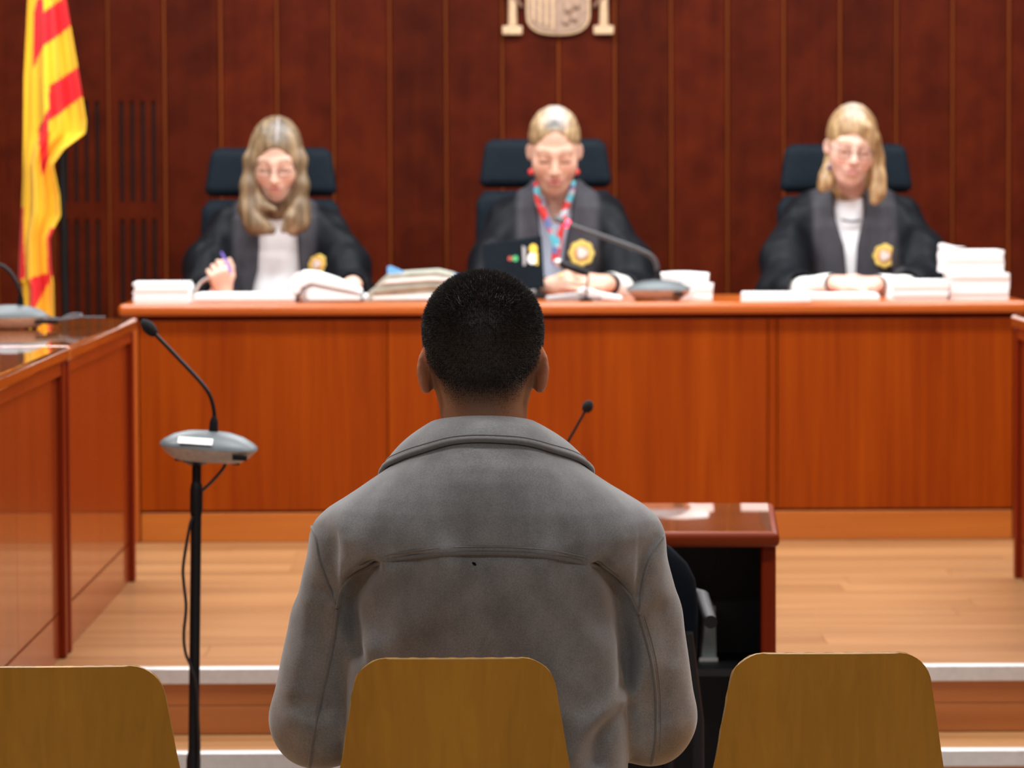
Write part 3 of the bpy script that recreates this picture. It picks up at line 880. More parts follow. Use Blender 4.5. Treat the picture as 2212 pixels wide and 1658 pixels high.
# second, thin microphone lying toward the judge's hands
YJ2 = 11.99
sm = thing('small_microphone', 'thin black tabletop microphone in front of the middle judge hands', 'microphone', (P(1266, 640, YJ2).x, YJ2, TOPZ))
bp_ = P(1266, 640, YJ2)
MB().lathe([(0, 0), (.022, 0), (.022, .006), (.008, .012), (0, .012)], (bp_.x, YJ2, TOPZ), 20).build('base', M['black_plastic'], sm)
MB().tube(spline([(bp_.x, YJ2, TOPZ + .01), PV(1268, 620, YJ2), PV(1270, 598, YJ2), PV(1262, 588, YJ2)], 6), .0032, n=8).build('stem', M['black_plastic'], sm)
MB().tube([PV(1272, 592, YJ2), PV(1262, 587, YJ2), PV(1230, 576, YJ2 + .01), PV(1212, 569, YJ2 + .015), PV(1208, 567, YJ2 + .015)], [.006, .013, .013, .012, .004], n=14).build('microphone_head', M['black_plastic'], sm)
MB().tube([PV(1211, 568, YJ2 + .015), PV(1203, 566, YJ2 + .02), PV(1197, 566, YJ2 + .02)], [.011, .012, .006], n=14).build('grille', M['alu'], sm)


# ------------------------------------------------------------------ papers and files on the bench
def paper_stack(name, label, px0, px1, ytop, Yf, depth, n, rz=0.0, z0=None, cat='papers', jit=.003, wavy=0.0, mats=('paper', 'paper_edge'), group=None):
    z0 = TOPZ if z0 is None else z0
    z1 = P((px0 + px1) / 2, ytop, Yf).z
    xa, xb = P(px0, 640, Yf).x, P(px1, 640, Yf).x
    cx, hw_ = (xa + xb) / 2, (xb - xa) / 2
    t = thing(name, label, cat, (cx, Yf + depth / 2, z0), rz, group)
    rr = random.Random(int(px0))
    h = (z1 - z0) / n
    for grp_i, (mname, rngs) in enumerate(((mats[1], range(0, n - 1)), (mats[0], range(n - 1, n)))):
        mb = MB()
        for i in rngs:
            jx, jy = rr.uniform(-jit, jit), rr.uniform(-jit, jit)
            top = []
            nx = 9
            rings = []
            for j in range(nx):
                u = -1 + 2 * j / (nx - 1)
                x = u * hw_ + jx
                w = wavy * math.sin(2.2 * u + i * .35) * (i + 1) / n
                za, zb = i * h + w + .0003 + .0004, (i + 1) * h + w
                za = max(za, .0003)
                rings.append([(x, -depth / 2 + jy, za), (x, depth / 2 + jy, za), (x, depth / 2 + jy, max(zb, za + .0005)), (x, -depth / 2 + jy, max(zb, za + .0005))])
            mb.loft(rings)
        if mb.V:
            mb.build('sheets' if grp_i == 0 else 'top_sheet', M[mname], t, local=True, smooth=False)
    return t


def prof_file(name, label, prof, Yf, depth, mat, cat='file', parts=()):
    """stack drawn by its front profile (pixels at Yf), extruded back"""
    pts = [P(x, y, Yf) for x, y in prof]
    pts = [(p.x, max(p.z, TOPZ + .0004)) for p in pts]
    t = thing(name, label, cat, (sum(p[0] for p in pts) / len(pts), Yf + depth / 2, TOPZ))
    MB().extrude(pts, Yf, Yf + depth).build('body', M[mat], t, bevel=.002, sharp=30)
    for (pn, pr, dy0, dy1, pm) in parts:
        q = [P(x, y, Yf) for x, y in pr]
        MB().extrude([(p.x, max(p.z, TOPZ + .0004)) for p in q], Yf + dy0, Yf + dy1).build(pn, M[pm], t, bevel=.001, sharp=30)
    return t


paper_stack('paper_block', 'thick white block of papers at the left end of the bench', 287, 407, 611, 11.97, .20, 7, .03)
paper_stack('open_notebook', 'flat white papers the left judge writes on', 420, 640, 636, 11.98, .24, 3, -.01, jit=.004)
prof_file('open_case_file', 'open file with curled white pages before the left judge',
          [(655, 652), (650, 628), (672, 612), (720, 622), (775, 634), (781, 650)], 11.98, .22, 'grey_card', 'file',
          [('curled_page', [(628, 632), (626, 608), (634, 594), (652, 587), (680, 589), (722, 603), (776, 627), (778, 633), (720, 621), (672, 611), (652, 620), (645, 634)], -.006, .215, 'paper'),
           ('page_block', [(662, 640), (664, 626), (676, 620), (722, 630), (776, 639), (776, 647), (668, 648)], -.004, .21, 'paper_edge')])
paper_stack('paper_sheaf', 'thin white sheaf lying between the open file and grey folders', 784, 796, 637, 12.02, .15, 3, .06)
prof_file('case_folder', 'lower grey green case folder of the pile behind the dark head',
          [(797, 652), (795, 632), (808, 622), (850, 618), (930, 612), (985, 612), (998, 630), (998, 652)], 12.0, .22, 'folder_green', 'file',
          [('spine', [(806, 630), (860, 623), (930, 617), (985, 617), (984, 624), (930, 624), (860, 631), (808, 637)], -.004, .01, 'folder_brown'),
           ('page_edge', [(806, 647), (806, 640), (985, 634), (985, 645)], -.004, .01, 'paper_edge')])
prof_file('case_folder', 'upper sagging grey folder with blue tab on the pile behind the dark head',
          [(808, 621), (822, 606), (838, 592), (880, 588), (945, 584), (978, 592), (994, 604), (994, 611), (930, 611), (850, 617)], 12.0, .22, 'folder_green', 'file',
          [('tab', [(836, 591), (836, 577), (842, 574), (858, 580), (872, 587), (872, 591)], .02, .024, 'tab_blue'),
           ('tab', [(978, 598), (984, 590), (994, 594), (994, 603)], -.003, .002, 'tab_blue'),
           ('page_edge', [(826, 612), (840, 604), (940, 598), (985, 604), (980, 607), (930, 605), (850, 611)], -.004, .01, 'paper_edge')])

# laptop of the middle judge
YLp = 12.20
lean = math.radians(14)
qn = np.array([0.10, -math.cos(lean), math.sin(lean)]); qn /= np.linalg.norm(qn)
q0 = PV(1110, 632, YLp - .01)


def on_lid(px, py, h=0.0):
    d = np.array(CAM_R @ Vector(((px - 1106) / F_PX, (829 - py) / F_PX, -1.0)))
    return np.array(CAM) + d * (np.dot(q0 + qn * h - np.array(CAM), qn) / np.dot(d, qn))


quad = [on_lid(1042, 527), on_lid(1170, 508), on_lid(1177, 620), on_lid(1049, 640)]
lt = thing('laptop', 'black laptop lid with small colourful stickers before the middle judge', 'laptop', (P(1110, 640, YLp).x, YLp + .1, TOPZ))
MB().add(quad + [p - qn * .009 for p in quad], [(0, 1, 2, 3), (7, 6, 5, 4), (0, 4, 5, 1), (1, 5, 6, 2), (2, 6, 7, 3), (3, 7, 4, 0)]).build('lid', M['leather'], lt, bevel=.003, smooth=False)
bl, br = quad[3], quad[2]
MB().add([(bl[0], bl[1], TOPZ + .001), (br[0], bl[1], TOPZ + .001), (br[0], bl[1] + .2, TOPZ + .001), (bl[0], bl[1] + .2, TOPZ + .001),
          (bl[0], bl[1], TOPZ + .018), (br[0], bl[1], TOPZ + .018), (br[0], bl[1] + .2, TOPZ + .014), (bl[0], bl[1] + .2, TOPZ + .014)],
         [(0, 3, 2, 1), (4, 5, 6, 7), (0, 1, 5, 4), (1, 2, 6, 5), (2, 3, 7, 6), (3, 0, 4, 7)]).build('keyboard_base', M['black_plastic'], lt, smooth=False, bevel=.002)


def sticker(poly, mat, h=.001):
    n = len(poly)
    V = [on_lid(px, py, h + .0014) for px, py in poly]
    V2 = [v - qn * .0012 for v in V]
    MB().add(V + V2, [tuple(range(n)), tuple(range(2 * n - 1, n - 1, -1))] + [(i, i + n, (i + 1) % n + n, (i + 1) % n) for i in range(n)]).build('sticker', M[mat], lt, smooth=False)


circ = lambda x, y, r, k=1.0: [(x + r * math.cos(a), y + r * k * math.sin(a)) for a in np.linspace(0, 2 * math.pi, 12, endpoint=False)]
sticker(circ(1113, 558, 6.5), 'sticker_green'); sticker(circ(1102, 558, 5), 'sticker_red')
sticker(circ(1152, 537, 9, 1.2), 'sticker_yellow'); sticker(circ(1150, 558, 10.5, 1.2), 'paper')
sticker([(1128, 530), (1136, 534), (1136, 572), (1130, 574)], 'grey_card'); sticker([(1157, 545), (1162, 545), (1162, 572), (1157, 572)], 'sticker_yellow', .002)

prof_file('white_booklet', 'white open booklet under the middle judge right hand', [(1180, 650), (1180, 643), (1240, 636), (1300, 640), (1302, 650)], 12.03, .2, 'grey_card', 'papers',
          [('loose_page', [(1250, 632), (1262, 622), (1300, 634), (1345, 642), (1342, 648), (1290, 645)], .0, .16, 'paper')])
paper_stack('paper_stack', 'white stack of papers behind the microphone with the red ring', 1422, 1535, 592, 12.18, .22, 6, -.06, wavy=.003)
paper_stack('paper_stack', 'lower white stack of papers right of the microphone base', 1498, 1541, 612, 12.10, .06, 4, -.04)
paper_stack('report_binder', 'flat white report jutting over the bench edge before right judge', 1605, 1755, 632, 11.865, .12, 3, -.10, jit=.001)
paper_stack('writing_pad', 'white pad under the clasped hands of the right judge', 1750, 1900, 636, 12.06, .2, 3, .0)
paper_stack('paper_block', 'low wide white paper block right of the clasped hands', 1928, 2048, 606, 11.97, .18, 5, .0)
s1 = paper_stack('paper_block', 'bottom white block of the tall pile at the right end', 2053, 2180, 590, 11.99, .2, 5, .0)
zt = P(2110, 590, 11.99).z
s2 = paper_stack('paper_block', 'top white block of the tall pile at the right end', 2040, 2167, 541, 12.0, .18, 6, .02, z0=zt + .0005, jit=.002)
p0, p1 = P(2044, 541, 12.02), P(2090, 546, 12.02)
MB().add([(-.096, -.06, .076), (-.094, -.06, .094), (-.06, -.06, .084), (-.02, -.06, .079), (-.096, .05, .076), (-.094, .05, .090), (-.06, .05, .082), (-.02, .05, .079)],
         [(0, 1, 2, 3), (7, 6, 5, 4), (0, 4, 5, 1), (1, 5, 6, 2), (2, 6, 7, 3), (0, 3, 7, 4)]).build('curled_sheet', M['paper'], s2, local=True, smooth=False)


# ------------------------------------------------------------------ judges' chairs
def judge_chair(label, pxc, pytop):
    Yc = 13.06
    c = P(pxc, pytop, Yc)
    zt = c.z - DZ
    t = thing('office_chair', label, 'chair', (c.x, Yc, DZ), 0, 'black high backed judge chairs')

    def cushion(name, z0, z1, w0, w1, th, y0, y1, mat, n=12):
        rings = []
        for i in range(n):
            q = i / (n - 1)
            r = .03
            e = min(q, 1 - q) * (z1 - z0)
            ins = r - math.sqrt(max(0, r * r - max(0, r - e) ** 2)) if e < r else 0
            z = z0 + (z1 - z0) * q
            a = (w0 + (w1 - w0) * q) - ins * .8; b = th / 2 - ins * .6
            yy = y0 + (y1 - y0) * q
            rings.append([(x, yy + y + .35 * x * x * -1.0 + 0.0, z) for (x, y, _) in sup_ring(a, b, 0, 32, 4.5)])
        return MB().loft(rings).build(name, mat, t, local=True, sharp=70)
    cushion('headrest', zt - .165, zt, .228, .203, .075, .0, .035, M['leather'])
    cushion('backrest', .50, zt - .175, .250, .233, .085, -.09, .0, M['leather'], 18)
    MB().box((-.25, -.55, .42), (.25, -.07, .50)).build('seat', M['leather'], t, local=True, bevel=.03, seg=4)
    MB().tube([(0, -.28, .08), (0, -.28, .42)], [.028, .024], n=16).build('gas_column', M['black_plastic'], t, local=True)
    for s in (-1, 1):
        MB().tube([(s * .26, -.15, .45), (s * .29, -.15, .55), (s * .29, -.18, .64)], .014).build('arm_post', M['black_plastic'], t, local=True)
        MB().box((s * .29 - .03, -.32, .64), (s * .29 + .03, -.08, .665)).build('armrest', M['black_plastic'], t, local=True, bevel=.01, seg=3)
    for k in range(5):
        a = 2 * math.pi * k / 5 + .3
        ex_, ey_ = .27 * math.cos(a), -.28 + .27 * math.sin(a)
        MB().tube([(0, -.28, .09), (ex_, ey_, .065)], [.022, .014], n=8).build('base_leg', M['black_plastic'], t, local=True)
        MB().lathe([(0, -.012), (.027, -.012), (.027, .012), (0, .012)], (ex_, ey_, .028), 14, axis='y').build('castor', M['black_plastic'], t, local=True)
    return t


judge_chair('black high backed chair behind the long haired left judge', 585, 319)
judge_chair('black high backed chair behind the middle judge with red earrings', 1178, 300)
judge_chair('black high backed chair behind the right judge with fair hair', 1827, 311)

# ------------------------------------------------------------------ implicit surfaces for bodies and cloth
class Field:
    def __init__(s, xs, ys, zs):
        s.ax = [np.asarray(a, np.float32) for a in (xs, ys, zs)]
        s.d = np.full([len(a) for a in s.ax], 0.5, np.float32)

    def sub(s, lo, hi):
        sl = []
        for a, l, h in zip(s.ax, lo, hi):
            i = int(np.searchsorted(a, l)); j = int(np.searchsorted(a, h))
            sl.append(slice(max(0, i - 1), min(len(a), j + 1)))
        X = s.ax[0][sl[0]][:, None, None]; Y = s.ax[1][sl[1]][None, :, None]; Z = s.ax[2][sl[2]][None, None, :]
        return tuple(sl), X, Y, Z

    def add(s, fn, lo, hi, k=.01, cut=False):
        sl, X, Y, Z = s.sub(lo, hi)
        if 0 in s.d[sl].shape: return s
        b = fn(X, Y, Z).astype(np.float32)
        a = s.d[sl]
        s.d[sl] = smax(a, -b, k) if cut else smin(a, b, k)
        return s

    def ell(s, c, r, k=.01, cut=False):
        m = max(k, .008) * 1.6
        c = [float(v) for v in c]
        return s.add(lambda X, Y, Z: f_ell(X - c[0], Y - c[1], Z - c[2], r), [c[i] - r[i] - m for i in range(3)], [c[i] + r[i] + m for i in range(3)], k, cut)

    def cone(s, a, b, r1, r2, k=.01, cut=False, flat=None):
        m = max(k, .008) * 1.6 + max(r1, r2)
        a = [float(v) for v in a]; b = [float(v) for v in b]
        return s.add(lambda X, Y, Z: f_cone(X, Y, Z, a, b, r1, r2), [min(a[i], b[i]) - m for i in range(3)], [max(a[i], b[i]) + m for i in range(3)], k, cut)

    def chain(s, pts, rs, k=.01):
        for i in range(len(pts) - 1):
            s.cone(pts[i], pts[i + 1], rs[i], rs[i + 1], k)
        return s

    def loft(s, zs, cx, cy, a, b, e=2.0, k=.01):
        zs = np.asarray(zs, float)

        def fn(X, Y, Z):
            it = lambda v: np.interp(Z, zs, np.broadcast_to(np.asarray(v, float), zs.shape)).astype(np.float32)
            A, B = it(a), it(b)
            q = (np.abs((X - it(cx)) / A) ** e + np.abs((Y - it(cy)) / B) ** e) ** (1 / e)
            d = (q - 1) * np.minimum(A, B)
            return np.maximum(d, np.maximum(zs[0] - Z, Z - zs[-1]))
        mA, mB = float(np.max(a)), float(np.max(b))
        cxm, cxM, cym, cyM = np.min(cx), np.max(cx), np.min(cy), np.max(cy)
        m = k * 1.6 + .02
        return s.add(fn, [cxm - mA - m, cym - mB - m, zs[0] - m], [cxM + mA + m, cyM + mB + m, zs[-1] + m], k)

    def mesh(s, smooth=2):
        d = s.d
        d[0], d[-1] = .5, .5; d[:, 0], d[:, -1] = .5, .5; d[:, :, 0], d[:, :, -1] = .5, .5
        ins = d < 0
        c = [ins[i:ins.shape[0] - 1 + i, j:ins.shape[1] - 1 + j, k:ins.shape[2] - 1 + k] for i in (0, 1) for j in (0, 1) for k in (0, 1)]
        any_ = c[0].copy(); all_ = c[0].copy()
        for q in c[1:]:
            any_ |= q; all_ &= q
        act = any_ & ~all_
        I, J, K = np.nonzero(act)
        n = len(I)
        idx = np.full(act.shape, -1, np.int32); idx[I, J, K] = np.arange(n)
        off = [(i, j, k) for i in (0, 1) for j in (0, 1) for k in (0, 1)]
        val = np.stack([d[I + o[0], J + o[1], K + o[2]] for o in off], 1)
        px = np.stack([s.ax[0][I + o[0]] for o in off], 1)
        py = np.stack([s.ax[1][J + o[1]] for o in off], 1)
        pz = np.stack([s.ax[2][K + o[2]] for o in off], 1)
        acc = np.zeros((n, 3), np.float64); cnt = np.zeros(n)
        for e0 in range(8):
            for e1 in range(e0 + 1, 8):
                if sum(abs(off[e0][q] - off[e1][q]) for q in range(3)) != 1: continue
                v0, v1 = val[:, e0], val[:, e1]
                mk = (v0 < 0) != (v1 < 0)
                t = np.where(mk, v0 / np.where(mk, v0 - v1, 1), 0)
                for q, p in enumerate((px, py, pz)):
                    acc[:, q] += np.where(mk, p[:, e0] + t * (p[:, e1] - p[:, e0]), 0)
                cnt += mk
        V = acc / cnt[:, None]
        Q = []
        for ax in range(3):
            s0 = [slice(None)] * 3; s1 = [slice(None)] * 3
            s0[ax] = slice(0, -1); s1[ax] = slice(1, None)
            ch = ins[tuple(s0)] != ins[tuple(s1)]
            a, b, c_ = np.nonzero(ch)
            p = [a, b, c_]
            o1, o2 = [(1, 2), (2, 0), (0, 1)][ax]
            ok = (p[o1] > 0) & (p[o2] > 0)
            p = [q[ok] for q in p]

            def cell(d1, d2):
                q = [v.copy() for v in p]; q[o1] -= d1; q[o2] -= d2
                return idx[q[0], q[1], q[2]]
            f = np.stack([cell(1, 1), cell(0, 1), cell(0, 0), cell(1, 0)], 1)
            flip = ~ins[p[0], p[1], p[2]]
            f[flip] = f[flip][:, ::-1]
            Q.append(f)
        Fq = np.concatenate(Q)
        Fq = Fq[(Fq >= 0).all(1)]
        for _ in range(smooth):
            V = lap(V, Fq, .5)
        return V, Fq


def lap(V, F, lam):
    e = np.concatenate([F[:, [0, 1]], F[:, [1, 2]], F[:, [2, 3]], F[:, [3, 0]]])
    n = len(V)
    cnt = np.bincount(e[:, 0], minlength=n) + np.bincount(e[:, 1], minlength=n)
    out = np.empty_like(V)
    for q in range(3):
        sm = np.bincount(e[:, 0], V[e[:, 1], q], n) + np.bincount(e[:, 1], V[e[:, 0], q], n)
        out[:, q] = sm / np.maximum(cnt, 1)
    return V * (1 - lam) + out * lam


def vnormals(V, F):
    n = np.cross(V[F[:, 2]] - V[F[:, 0]], V[F[:, 3]] - V[F[:, 1]])
    N = np.zeros_like(V)
    for i in range(4):
        for q in range(3):
            N[:, q] += np.bincount(F[:, i], n[:, q], len(V))
    return N / np.maximum(np.linalg.norm(N, axis=1), 1e-9)[:, None]


def smin(a, b, k):
    h = np.clip(.5 + .5 * (b - a) / k, 0, 1)
    return b * (1 - h) + a * h - k * h * (1 - h)


def smax(a, b, k):
    return -smin(-a, -b, k)


def f_ell(x, y, z, r):
    k0 = np.sqrt((x / r[0]) ** 2 + (y / r[1]) ** 2 + (z / r[2]) ** 2)
    k1 = np.sqrt((x / r[0] ** 2) ** 2 + (y / r[1] ** 2) ** 2 + (z / r[2] ** 2) ** 2)
    return k0 * (k0 - 1) / np.maximum(k1, 1e-6)


def f_cone(X, Y, Z, a, b, r1, r2):
    bx, by, bz = b[0] - a[0], b[1] - a[1], b[2] - a[2]
    L = max(bx * bx + by * by + bz * bz, 1e-9)
    t = np.clip(((X - a[0]) * bx + (Y - a[1]) * by + (Z - a[2]) * bz) / L, 0, 1)
    return np.sqrt((X - a[0] - t * bx) ** 2 + (Y - a[1] - t * by) ** 2 + (Z - a[2] - t * bz) ** 2) - (r1 + (r2 - r1) * t)


def axis(*seg):
    """axis(start, (end, step), (end, step)...)"""
    out = [seg[0]]
    for end, st in seg[1:]:
        n = max(1, int(round((end - out[-1]) / st)))
        out += list(np.linspace(out[-1], end, n + 1)[1:])
    return out


_lat = RNG.random((32, 32, 32))


def vnoise(p, f):
    q = np.asarray(p) * f
    i = np.floor(q).astype(int); t = q - i; t = t * t * (3 - 2 * t)
    out = 0
    for a in (0, 1):
        for b in (0, 1):
            for c in (0, 1):
                w = (t[:, 0] if a else 1 - t[:, 0]) * (t[:, 1] if b else 1 - t[:, 1]) * (t[:, 2] if c else 1 - t[:, 2])
                out = out + w * _lat[(i[:, 0] + a) % 32, (i[:, 1] + b) % 32, (i[:, 2] + c) % 32]
    return out


def sstep(a, b, x):
    t = np.clip((x - a) / (b - a), 0, 1)
    return t * t * (3 - 2 * t)


def polydist(X, Z, pts):
    d = np.full(X.shape, 9.0)
    for (x0, z0), (x1, z1) in zip(pts[:-1], pts[1:]):
        bx, bz = x1 - x0, z1 - z0
        t = np.clip(((X - x0) * bx + (Z - z0) * bz) / max(bx * bx + bz * bz, 1e-12), 0, 1)
        d = np.minimum(d, np.hypot(X - x0 - t * bx, Z - z0 - t * bz))
    return d


# ---- head in its own frame: face looks to -y, ears on x, eyes near z=.012
def head_dist(x, y, z, male=False):
    rx = .0805 if male else .072
    d = f_ell(x, y - .014, z - .044, (rx, .094, .086))
    if male:
        d = smin(d, f_ell(x, y - .014, z - .062, (.0745, .088, .070)), .02)
    d = smin(d, f_ell(x, y + .030, z + .022, (.065, .060, .082)), .03)
    d = smin(d, f_ell(x, y + .058, z + .084, (.031, .024, .024)), .03)
    ax = np.abs(x)
    d = smin(d, f_ell(ax - .036, y + .058, z + .018, (.026, .024, .030)), .02)
    d = smin(d, f_cone(ax, y, z, (.008, -.080, .030), (.040, -.070, .031), .012, .010), .015)
    d = smax(d, -f_ell(ax - .031, y + .103, z - .008, (.019, .020, .011)), .012)
    d = smin(d, f_ell(ax - .031, y + .074, z - .009, (.0155, .014, .0125)), .005)
    d = smin(d, f_cone(x, y, z, (0, -.086, .022), (0, -.108, -.022), .0075, .0115), .010)
    d = smin(d, f_ell(ax - .011, y + .097, z + .027, (.0085, .010, .0075)), .006)
    d = smin(d, f_ell(x, y + .083, z + .053, (.026, .016, .022)), .012)
    d = smin(d, f_ell(x, y + .094, z + .0475, (.021, .0085, .0048)), .005)
    d = smin(d, f_ell(x, y + .092, z + .0575, (.018, .0090, .0060)), .005)
    d = smax(d, -f_ell(x, y + .106, z + .0523, (.024, .010, .0018)), .004)
    # ears: tilted discs with a hollow
    ex0, ers = (.0800, 1.0) if male else (.0745, .80)
    u = (ax - ex0) * .5 + (y - .012) * .866; w = (ax - ex0) * .866 - (y - .012) * .5
    e = f_ell(w, u - .10 * (z + .002), z + .002, (.0062, .0205 * ers, .0310 * ers))
    e = smax(e, -f_ell(w - .008, u - .002, z - .003, (.0055, .0125 * ers, .020 * ers)), .004)
    return smin(d, e, .010)


def add_head(F, c, R, s, male=False, k=.02):
    c = np.asarray(c, float); Rt = np.array(R.transposed()) / s

    def fn(X, Y, Z):
        x, y, z = X - c[0], Y - c[1], Z - c[2]
        lx = Rt[0, 0] * x + Rt[0, 1] * y + Rt[0, 2] * z
        ly = Rt[1, 0] * x + Rt[1, 1] * y + Rt[1, 2] * z
        lz = Rt[2, 0] * x + Rt[2, 1] * y + Rt[2, 2] * z
        return head_dist(lx, ly, lz, male) * s
    F.add(fn, c - .17 * s, c + .17 * s, k)


def local(V, c, R, s):
    return (V - np.asarray(c)) @ np.array(R) / s


def add_hand(F, wrist, fwd, back, thumb_side, s=1.0, curl=(.5, .6, .4), spread=.10, k=.006):
    """wrist point, direction of the fingers, back-of-hand normal, +1/-1 side of the thumb"""
    f = np.asarray(fwd, float); f /= np.linalg.norm(f)
    n = np.asarray(back, float); n -= f * np.dot(n, f); n /= np.linalg.norm(n)
    sd = np.cross(f, n) * thumb_side
    w = np.asarray(wrist, float)
    lens_f = [(.040, .024, .020), (.044, .028, .022), (.041, .026, .021), (.032, .020, .018)]
    rad = (.0088, .0090, .0086, .0078)
    kn = []
    for i in range(4):
        o = (1.5 - i)
        b = w + f * (.080 - .005 * abs(o - .5)) * s + sd * o * .0195 * s + n * (-.004 * abs(o)) * s
        F.cone(w + sd * o * .011 * s, b, .015 * s, .0115 * s, .012)
        d = f + sd * o * spread
        p = b; ang = 0
        for j in range(3):
            ang += curl[j] * (1 + .08 * i)
            dd = d * math.cos(ang) - n * math.sin(ang); dd = dd / np.linalg.norm(dd)
            q = p + dd * lens_f[i][j] * s
            F.cone(p, q, rad[i] * s * (1 - .07 * j), rad[i] * s * (.93 - .08 * j), .004 if j else .006)
            p = q
    b = w + f * .018 * s + sd * .020 * s - n * .006 * s
    m = b + (f * .62 + sd * .62 - n * .35) * .040 * s
    F.cone(b, m, .014 * s, .0115 * s, .012)
    q = m + (f * .90 + sd * .25 - n * .42) * .030 * s
    F.cone(m, q, .0108 * s, .0098 * s, .005)
    F.cone(q, q + (f * .98 + sd * -.05 - n * .35) * .024 * s, .0096 * s, .0078 * s, .004)


def rot(pitch=0, yaw=0, roll=0):
    return Matrix.Rotation(yaw, 3, 'Z') @ Matrix.Rotation(pitch, 3, 'X') @ Matrix.Rotation(roll, 3, 'Y')


def face_colours(L, base, lips, brow, male=False):
    """vertex colours from head coordinates (cheeks, lids, lips, brows, lashes; mouth line and nostrils darkened)"""
    x, y, z = np.abs(L[:, 0]), L[:, 1], L[:, 2]
    C = np.tile(np.array(base, float), (len(L), 1))
    inh = (np.abs(L[:, 0]) < .12) & (y > -.14) & (y < .14) & (z > -.13) & (z < .16)
    front = inh & (y < -.045)

    def mix(mask, col, amt):
        a = (mask * amt)[:, None]
        C[:] = C * (1 - a) + np.array(col) * a
    g = lambda dx, dz, sx, sz: np.exp(-(dx / sx) ** 2 - (dz / sz) ** 2)
    mix(front * g(x - .038, z + .022, .02, .018), (base[0] * .95, base[1] * .62, base[2] * .55), .45)
    mix(front * np.clip(1.6 * g(x, z + .0515, .019, .0075), 0, 1), lips, .9)
    mix(front * g(x, z + .0523, .024, .0018), (.12, .03, .03), .8)
    bz = .0345 + .004 * np.sin(np.clip((x - .012) / .04, 0, 1) * math.pi)
    mix(front * (sstep(.010, .015, x) * (1 - sstep(.044, .052, x))) * np.exp(-((z - bz) / .0032) ** 2), brow, .85)
    mix(front * g(x - .031, z - .010, .020, .010), (base[0] * .72, base[1] * .52, base[2] * .46), .55)
    lz = .0015 + .0012 * ((x - .031) / .015) ** 2
    mix(front * (np.abs(x - .031) < .0165) * np.exp(-((z - lz) / .0026) ** 2), (.035, .02, .018), .9)
    mix(front * g(x - .009, z + .031, .004, .003), (.20, .07, .05), .7)
    return C, inh


def glasses(parent, c, R, s, w=.021, h=.014, mat='wire', rim=.0011, drop=0.0):
    T = lambda p: tuple(np.asarray(c) + np.array(R) @ (np.asarray(p, float) * s))
    mb = MB()
    yf = -.101
    for sx in (-1, 1):
        ring = []
        for t in np.linspace(0, 2 * math.pi, 25):
            ring.append(T((sx * .0325 + w * math.copysign(abs(math.cos(t)) ** .75, math.cos(t)), yf + .004 * abs(math.cos(t)), .004 - drop + h * math.copysign(abs(math.sin(t)) ** .75, math.sin(t)))))
        mb.tube(ring, rim, n=6, cap=False)
        mb.tube([T((sx * (.0325 + w), yf + .004, .008 - drop)), T((sx * .074, -.055, .012)), T((sx * .081, .005, .016))], rim, n=6)
    mb.tube(spline([T((-.0115, yf, .008 - drop)), T((0, yf - .004, .010 - drop)), T((.0115, yf, .008 - drop))], 4), rim, n=6)
    g = mb.build('glasses', M[mat], parent)
    for sx in (-1, 1):
        pts = [T((sx * .0325 + w * math.copysign(abs(math.cos(t)) ** .75, math.cos(t)), yf + .004 * abs(math.cos(t)), .004 - drop + h * math.copysign(abs(math.sin(t)) ** .75, math.sin(t)))) for t in np.linspace(0, 2 * math.pi, 24, endpoint=False)]
        MB().add(pts + [T((sx * .0325, yf, .004 - drop))], [(i, (i + 1) % 24, 24) for i in range(24)]).build('lens', M['lens'], g)
    return g


def badge(parent, bvh, px, py, r, clip=None):
    d = (CAM_R @ Vector(((px - 1106) / F_PX, (829 - py) / F_PX, -1.0))).normalized()
    hit, nrm, _, _ = bvh.ray_cast(CAM, d)
    if hit is None: return
    n = (nrm * .5 + Vector((0, -1, .12)) * .5).normalized()
    right = Vector((0, 0, 1)).cross(n).normalized(); up = n.cross(right)
    c = hit + n * (clip or .004)

    def disc(rf, h0, h1, nn):
        rings = []
        for h, sc in ((h0, 1.0), (h1, .9)):
            rings.append([c + n * h + (right * math.cos(a) + up * math.sin(a)) * rf(a) * sc for a in np.linspace(0, 2 * math.pi, nn, endpoint=False)])
        mb = MB().loft(rings)
        return mb
    b = disc(lambda a: r * (.90 + .12 * abs(math.cos(4 * a))), -.006, .006, 64).build('badge', M['gold'], parent, sharp=50)
    disc(lambda a: r * .58, .006, .009, 28).build('badge_ring', M['badge_red'], b)
    o = disc(lambda a: r * (.40 + .05 * math.cos(3 * a)), .009, .012, 28).build('badge_shield', M['badge_white'], b)
    return b

